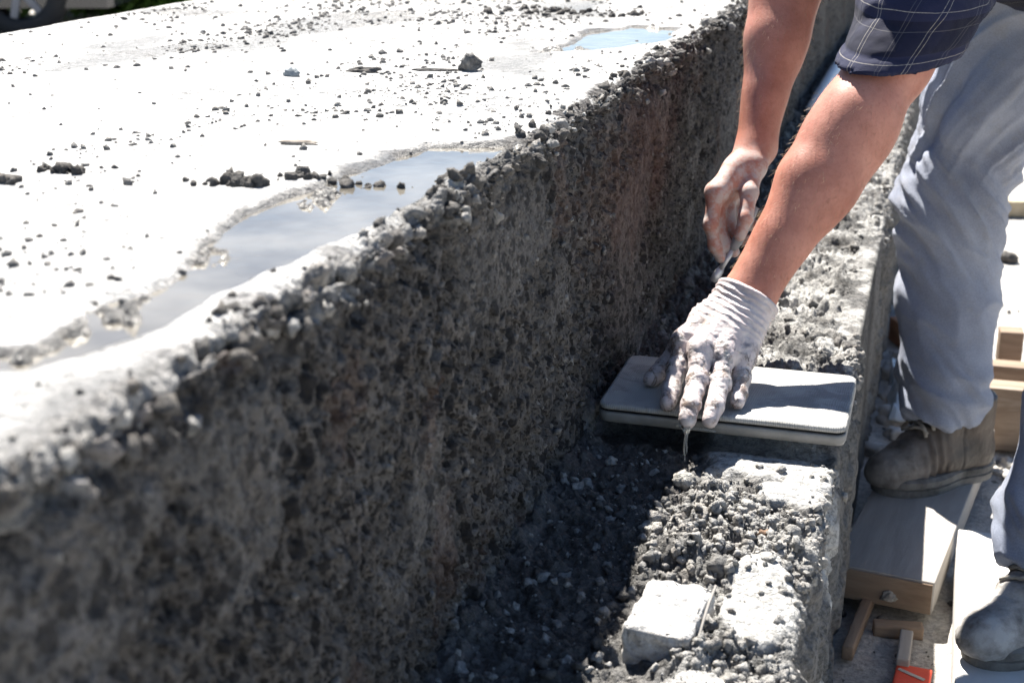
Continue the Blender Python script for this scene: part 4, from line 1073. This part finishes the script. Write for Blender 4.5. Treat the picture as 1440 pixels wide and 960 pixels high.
ob = board('tan_brick', .66, 4.76, GZ-.004, .16, .08, .05, 12, m_simple('tan_brick', [(.3, (.36, .29, .19)), (.7, (.46, .38, .27))], 40, .9, 120, .002), 'tan brick lying far back on the bright ground', 'brick')
ob = board('brick_fragment', .335, 3.30, GZ-.004, .05, .08, .055, 25, m_simple('red_brick', [(.3, (.34, .15, .08)), (.7, (.45, .24, .14))], 40, .9, 120, .002), 'orange brown brick fragment beside the ledge behind the pale bag', 'brick')
rub = [rock_mesh('rubble_stone', 80+i, (.030, .026, .020), 3, ang=1.0) for i in range(4)]
spots = [(.315, 2.60, 1.1), (.34, 2.70, .9), (.325, 2.78, 1.2), (.315, 2.92, 1), (.33, 3.05, 1.3), (.34, 3.18, 1), (.33, 3.42, 1.2), (.36, 3.55, 1.4), (.335, 3.7, 1.3), (.37, 3.85, 1.5), (.34, 4.0, 1.3), (.36, 4.2, 1.6), (.345, 4.5, 1.5), (.37, 4.8, 1.6)]
for i, (x, y, s) in enumerate(spots):
    o = link_mesh('rubble_stone', rub[i % 4], M['stone']); place(o, x, y, GZ-.008, i*1.3); o.scale = (s*.8,)*3
    tag(o, 'pale rubble stone lying on the ground along the outer side of the ledge', 'stone', 'rubble stones beside the ledge')
for i, (x, y, s) in enumerate([(.515, 2.62, .7), (.545, 2.60, .9), (.575, 2.615, .8), (.53, 2.57, .6), (.56, 2.545, 1.0), (.50, 2.53, .6)]):
    o = link_mesh('rubble_stone', rub[(i+1) % 4], M['stone']); place(o, x, y, GZ-.008, i*2.1); o.scale = (s*.7,)*3
    tag(o, 'pale rubble stone on the ground between the two legs and the timber beam', 'stone', 'rubble stones between the legs')
P = np.stack([.30+.9*rng.random(500), 1.6+2.4*rng.random(500), np.full(500, GZ-.002)], -1); sz = (.002+.008*rng.random(500)**3).astype(np.float32)
tag(scatter('gravel', P, sz, 1, M['crumb'], 77), 'loose gravel on the ground beside the ledge', 'gravel', kind='stuff')

def build_bag():
    n = 60; u = np.linspace(-1, 1, n); X, Y = np.meshgrid(u, u, indexing='ij')
    m, nt, b = new_mat('pale_plastic'); c = objco(nt)
    nt.links.new(ramp(nt, noise(nt, c, 12, 4), [(.4, (.46, .50, .52)), (.6, (.64, .66, .67))]), b.inputs['Base Color']); b.inputs['Roughness'].default_value = .35
    Z = .05*(1-np.abs(2*fbm2(X*1.6, Y*1.6, 3, 120)-1)*1.6)+.02*(1-np.abs(2*fbm2(X*4, Y*4, 3, 121)-1)*1.5)
    Z *= (1-.9*np.maximum(abs(X), abs(Y))**3); Z -= Z.min()
    R = 1+.25*(fbm2(np.arctan2(Y, X)*1.2, X*0, 2, 122)-.5)
    V = np.stack([X*.055*R, Y*.17*R, Z], -1).reshape(-1, 3)
    o = link_mesh('plastic_bag', np_mesh('plastic_bag', V, grid_faces(n, n)), m); place(o, .370, 2.93, GZ+.006, .05)
    tag(o, 'crumpled pale plastic bag on the ground behind the brown boot', 'bag')
    md = o.modifiers.new('thick', 'SOLIDIFY'); md.thickness = .0015
build_bag()

# ------------------------------------------------------------------ far end: pipe, posts
bm = bmesh.new(); tube(bm, [(.046, 3.85, .024), (.042, 4.6, .026), (.046, 5.2, .024), (.044, 5.85, .025)], .022, 16)
tag(bm_obj('pale_pipe', bm, M['white'], smooth=True), 'pale straight pipe lying along the foot of the wall far back', 'pipe')
pm = m_simple('grey_render', [(.3, (.30, .285, .25)), (.7, (.42, .40, .36))], 6, .9, 60, .002)
for i, (x, y, s, h, l) in enumerate([(.13, 7.1, .13, 1.3, 'grey square post standing far back at the end of the wall'), (.40, 7.5, .14, 1.4, 'second grey square post farther right at the end of the ledge')]):
    o = board('concrete_post', x, y, GZ, s, s, h, 5, pm, l, 'post', .003, 20+i)

# ------------------------------------------------------------------ behind the wall on the left: parked car, shrubs
def build_car():
    root = empty('parked_car', (-7.12, 8.58, GZ), YAW); tag(root, 'dark parked car far behind the wall at the upper left', 'car')
    paint, nt, b = new_mat('dark_paint'); b.inputs['Base Color'].default_value = (.012, .013, .02, 1); b.inputs['Roughness'].default_value = .25; b.inputs['Coat Weight'].default_value = .6
    glass, nt, b = new_mat('car_glass'); b.inputs['Base Color'].default_value = (.01, .012, .015, 1); b.inputs['Roughness'].default_value = .05
    rub_, nt, b = new_mat('tyre_rubber'); b.inputs['Base Color'].default_value = (.015, .015, .016, 1); b.inputs['Roughness'].default_value = .8
    al = m_simple('alloy', [(.3, (.10, .11, .14)), (.7, (.16, .17, .20))], 5, .35, metallic=.3)
    prof = [(-2.1, .19), (-2.12, .62), (-1.95, .88), (-1.1, .95), (-.55, 1.36), (.75, 1.40), (1.45, .98), (2.0, .90), (2.12, .62), (2.1, .19)]
    bm = bmesh.new(); L = []
    for y, k in ((-.86, 0), (-.80, 1), (.80, 1), (.86, 0)):
        L.append([bm.verts.new((x*(1 if k else .985), y*(1-.16*max(0, z-.9)/.5), z*(1 if k else .97)+.0)) for x, z in prof])
    n = len(prof)
    for i in range(3):
        for k in range(n-1): bm.faces.new((L[i][k], L[i][k+1], L[i+1][k+1], L[i+1][k]))
        bm.faces.new((L[i][n-1], L[i][0], L[i+1][0], L[i+1][n-1]))
    bm.faces.new(L[0][::-1]); bm.faces.new(L[3]); bmesh.ops.recalc_face_normals(bm, faces=bm.faces[:])
    bm_obj('body', bm, paint, root)
    for sg in (-1, 1):
        for xa, xb in ((-.78, .05), (.12, .98)):
            bm = bmesh.new(); y = -.872*sg
            q = [(xa-.10, .96), (xb, .96), (xb-(.12 if xb > .5 else 0), 1.30), (xa+(.18 if xa < -.5 else 0), 1.30)]
            a = [bm.verts.new((x, y*(1-.16*(z-.9)/.5)-.004*sg, z)) for x, z in q]; c_ = [bm.verts.new((x, y*(1-.16*(z-.9)/.5)+.03*sg, z)) for x, z in q]
            bm.faces.new(a); bm.faces.new(c_[::-1])
            for k in range(4): bm.faces.new((a[k], c_[k], c_[(k+1) % 4], a[(k+1) % 4]))
            bmesh.ops.recalc_face_normals(bm, faces=bm.faces[:]); bm_obj('window', bm, glass, root)
        for x in (-1.5, 1.5):
            bm = bmesh.new(); R_, r_, w = .32, .21, .10
            pr = [(r_, -w), (R_-.03, -w), (R_, -w+.03), (R_, w-.03), (R_-.03, w), (r_, w)]; rg = []
            for k in range(36):
                t = 2*math.pi*k/36; rg.append([bm.verts.new((math.cos(t)*q, yy, math.sin(t)*q)) for q, yy in pr])
            for k in range(36):
                for i in range(6): bm.faces.new((rg[k][i], rg[k][(i+1) % 6], rg[(k+1) % 36][(i+1) % 6], rg[(k+1) % 36][i]))
            bmesh.ops.recalc_face_normals(bm, faces=bm.faces[:])
            wh = bm_obj('wheel', bm, rub_, root, True); wh.location = (x, -.80*sg, .32)
            bm = bmesh.new()
            for k in range(7):
                t = 2*math.pi*k/7; add_box(bm, .03, .205, -.02, .02, -.025, .025, .004)
                vs = bm.verts[-0:] if False else None
                for v in list(bm.verts)[-(len(bm.verts)//(k+1)):]:
                    cx, cz = v.co.x, v.co.z; v.co.x = cx*math.cos(t)-cz*math.sin(t); v.co.z = cx*math.sin(t)+cz*math.cos(t)
            tube(bm, [(0, -.03, 0), (0, .03, 0)], .05, 16)
            ri = bm_obj('rim', bm, al, wh); ri.location = (0, -.05*sg, 0)
    for sg in (-1, 1):
        bm = bmesh.new(); add_box(bm, 2.06, 2.13, sg*.62-.16, sg*.62+.16, .62, .74, .02); bm_obj('headlight', bm, al, root)
build_car()

def build_shrub(x, y, s, seed, lab):
    root = empty('shrub', (x, y, GZ)); tag(root, lab, 'shrub', 'shrubs behind the wall')
    r = np.random.default_rng(seed)
    gm = [m_simple('leaf_green', [(.3, (.05, .12, .02)), (.7, (.13, .24, .04))], 3, .55), m_simple('leaf_dark_green', [(.3, (.02, .05, .012)), (.7, (.05, .10, .025))], 3, .6)][seed % 2 if seed != 4 else 0]
    n = 4200; cl = r.normal(size=(40, 3))*np.array((.33, .33, .30)); cl[:, 2] = np.abs(cl[:, 2]+.15)+.05
    c = cl[r.integers(0, 40, n)]+r.normal(size=(n, 3))*.10; c[:, 2] = np.abs(c[:, 2])+.02; c *= s
    R_ = rot_rand(r, n); sz = (.018+.022*r.random(n))*s
    q = np.array([(-1, 0, 0), (0, -.45, .12), (1, 0, 0), (0, .45, .12)])
    V = np.einsum('nij,vj->nvi', R_, q)*sz[:, None, None]*1.3+c[:, None]
    o = link_mesh('crown', np_mesh('crown', V.reshape(-1, 3), np.arange(n*4).reshape(n, 4)), gm, root, False)
    bm = bmesh.new()
    for k in range(7):
        e = cl[k]*s*.9; tube(bm, [(0.02*k*s-.06, 0, -.02), (e[0]*.4, e[1]*.4, e[2]*.5), tuple(e)], [.02*s, .013*s, .005*s], 6)
    bm_obj('trunk', bm, M['wood'], root, True)
build_shrub(-5.72, 9.75, 1.3, 2, 'bright green shrub right beside the dark parked car')
build_shrub(-5.30, 10.2, 1.2, 4, 'green shrub second from the parked car behind the wall')
build_shrub(-4.85, 10.6, 1.3, 5, 'dark green shrub farthest right behind the wall')
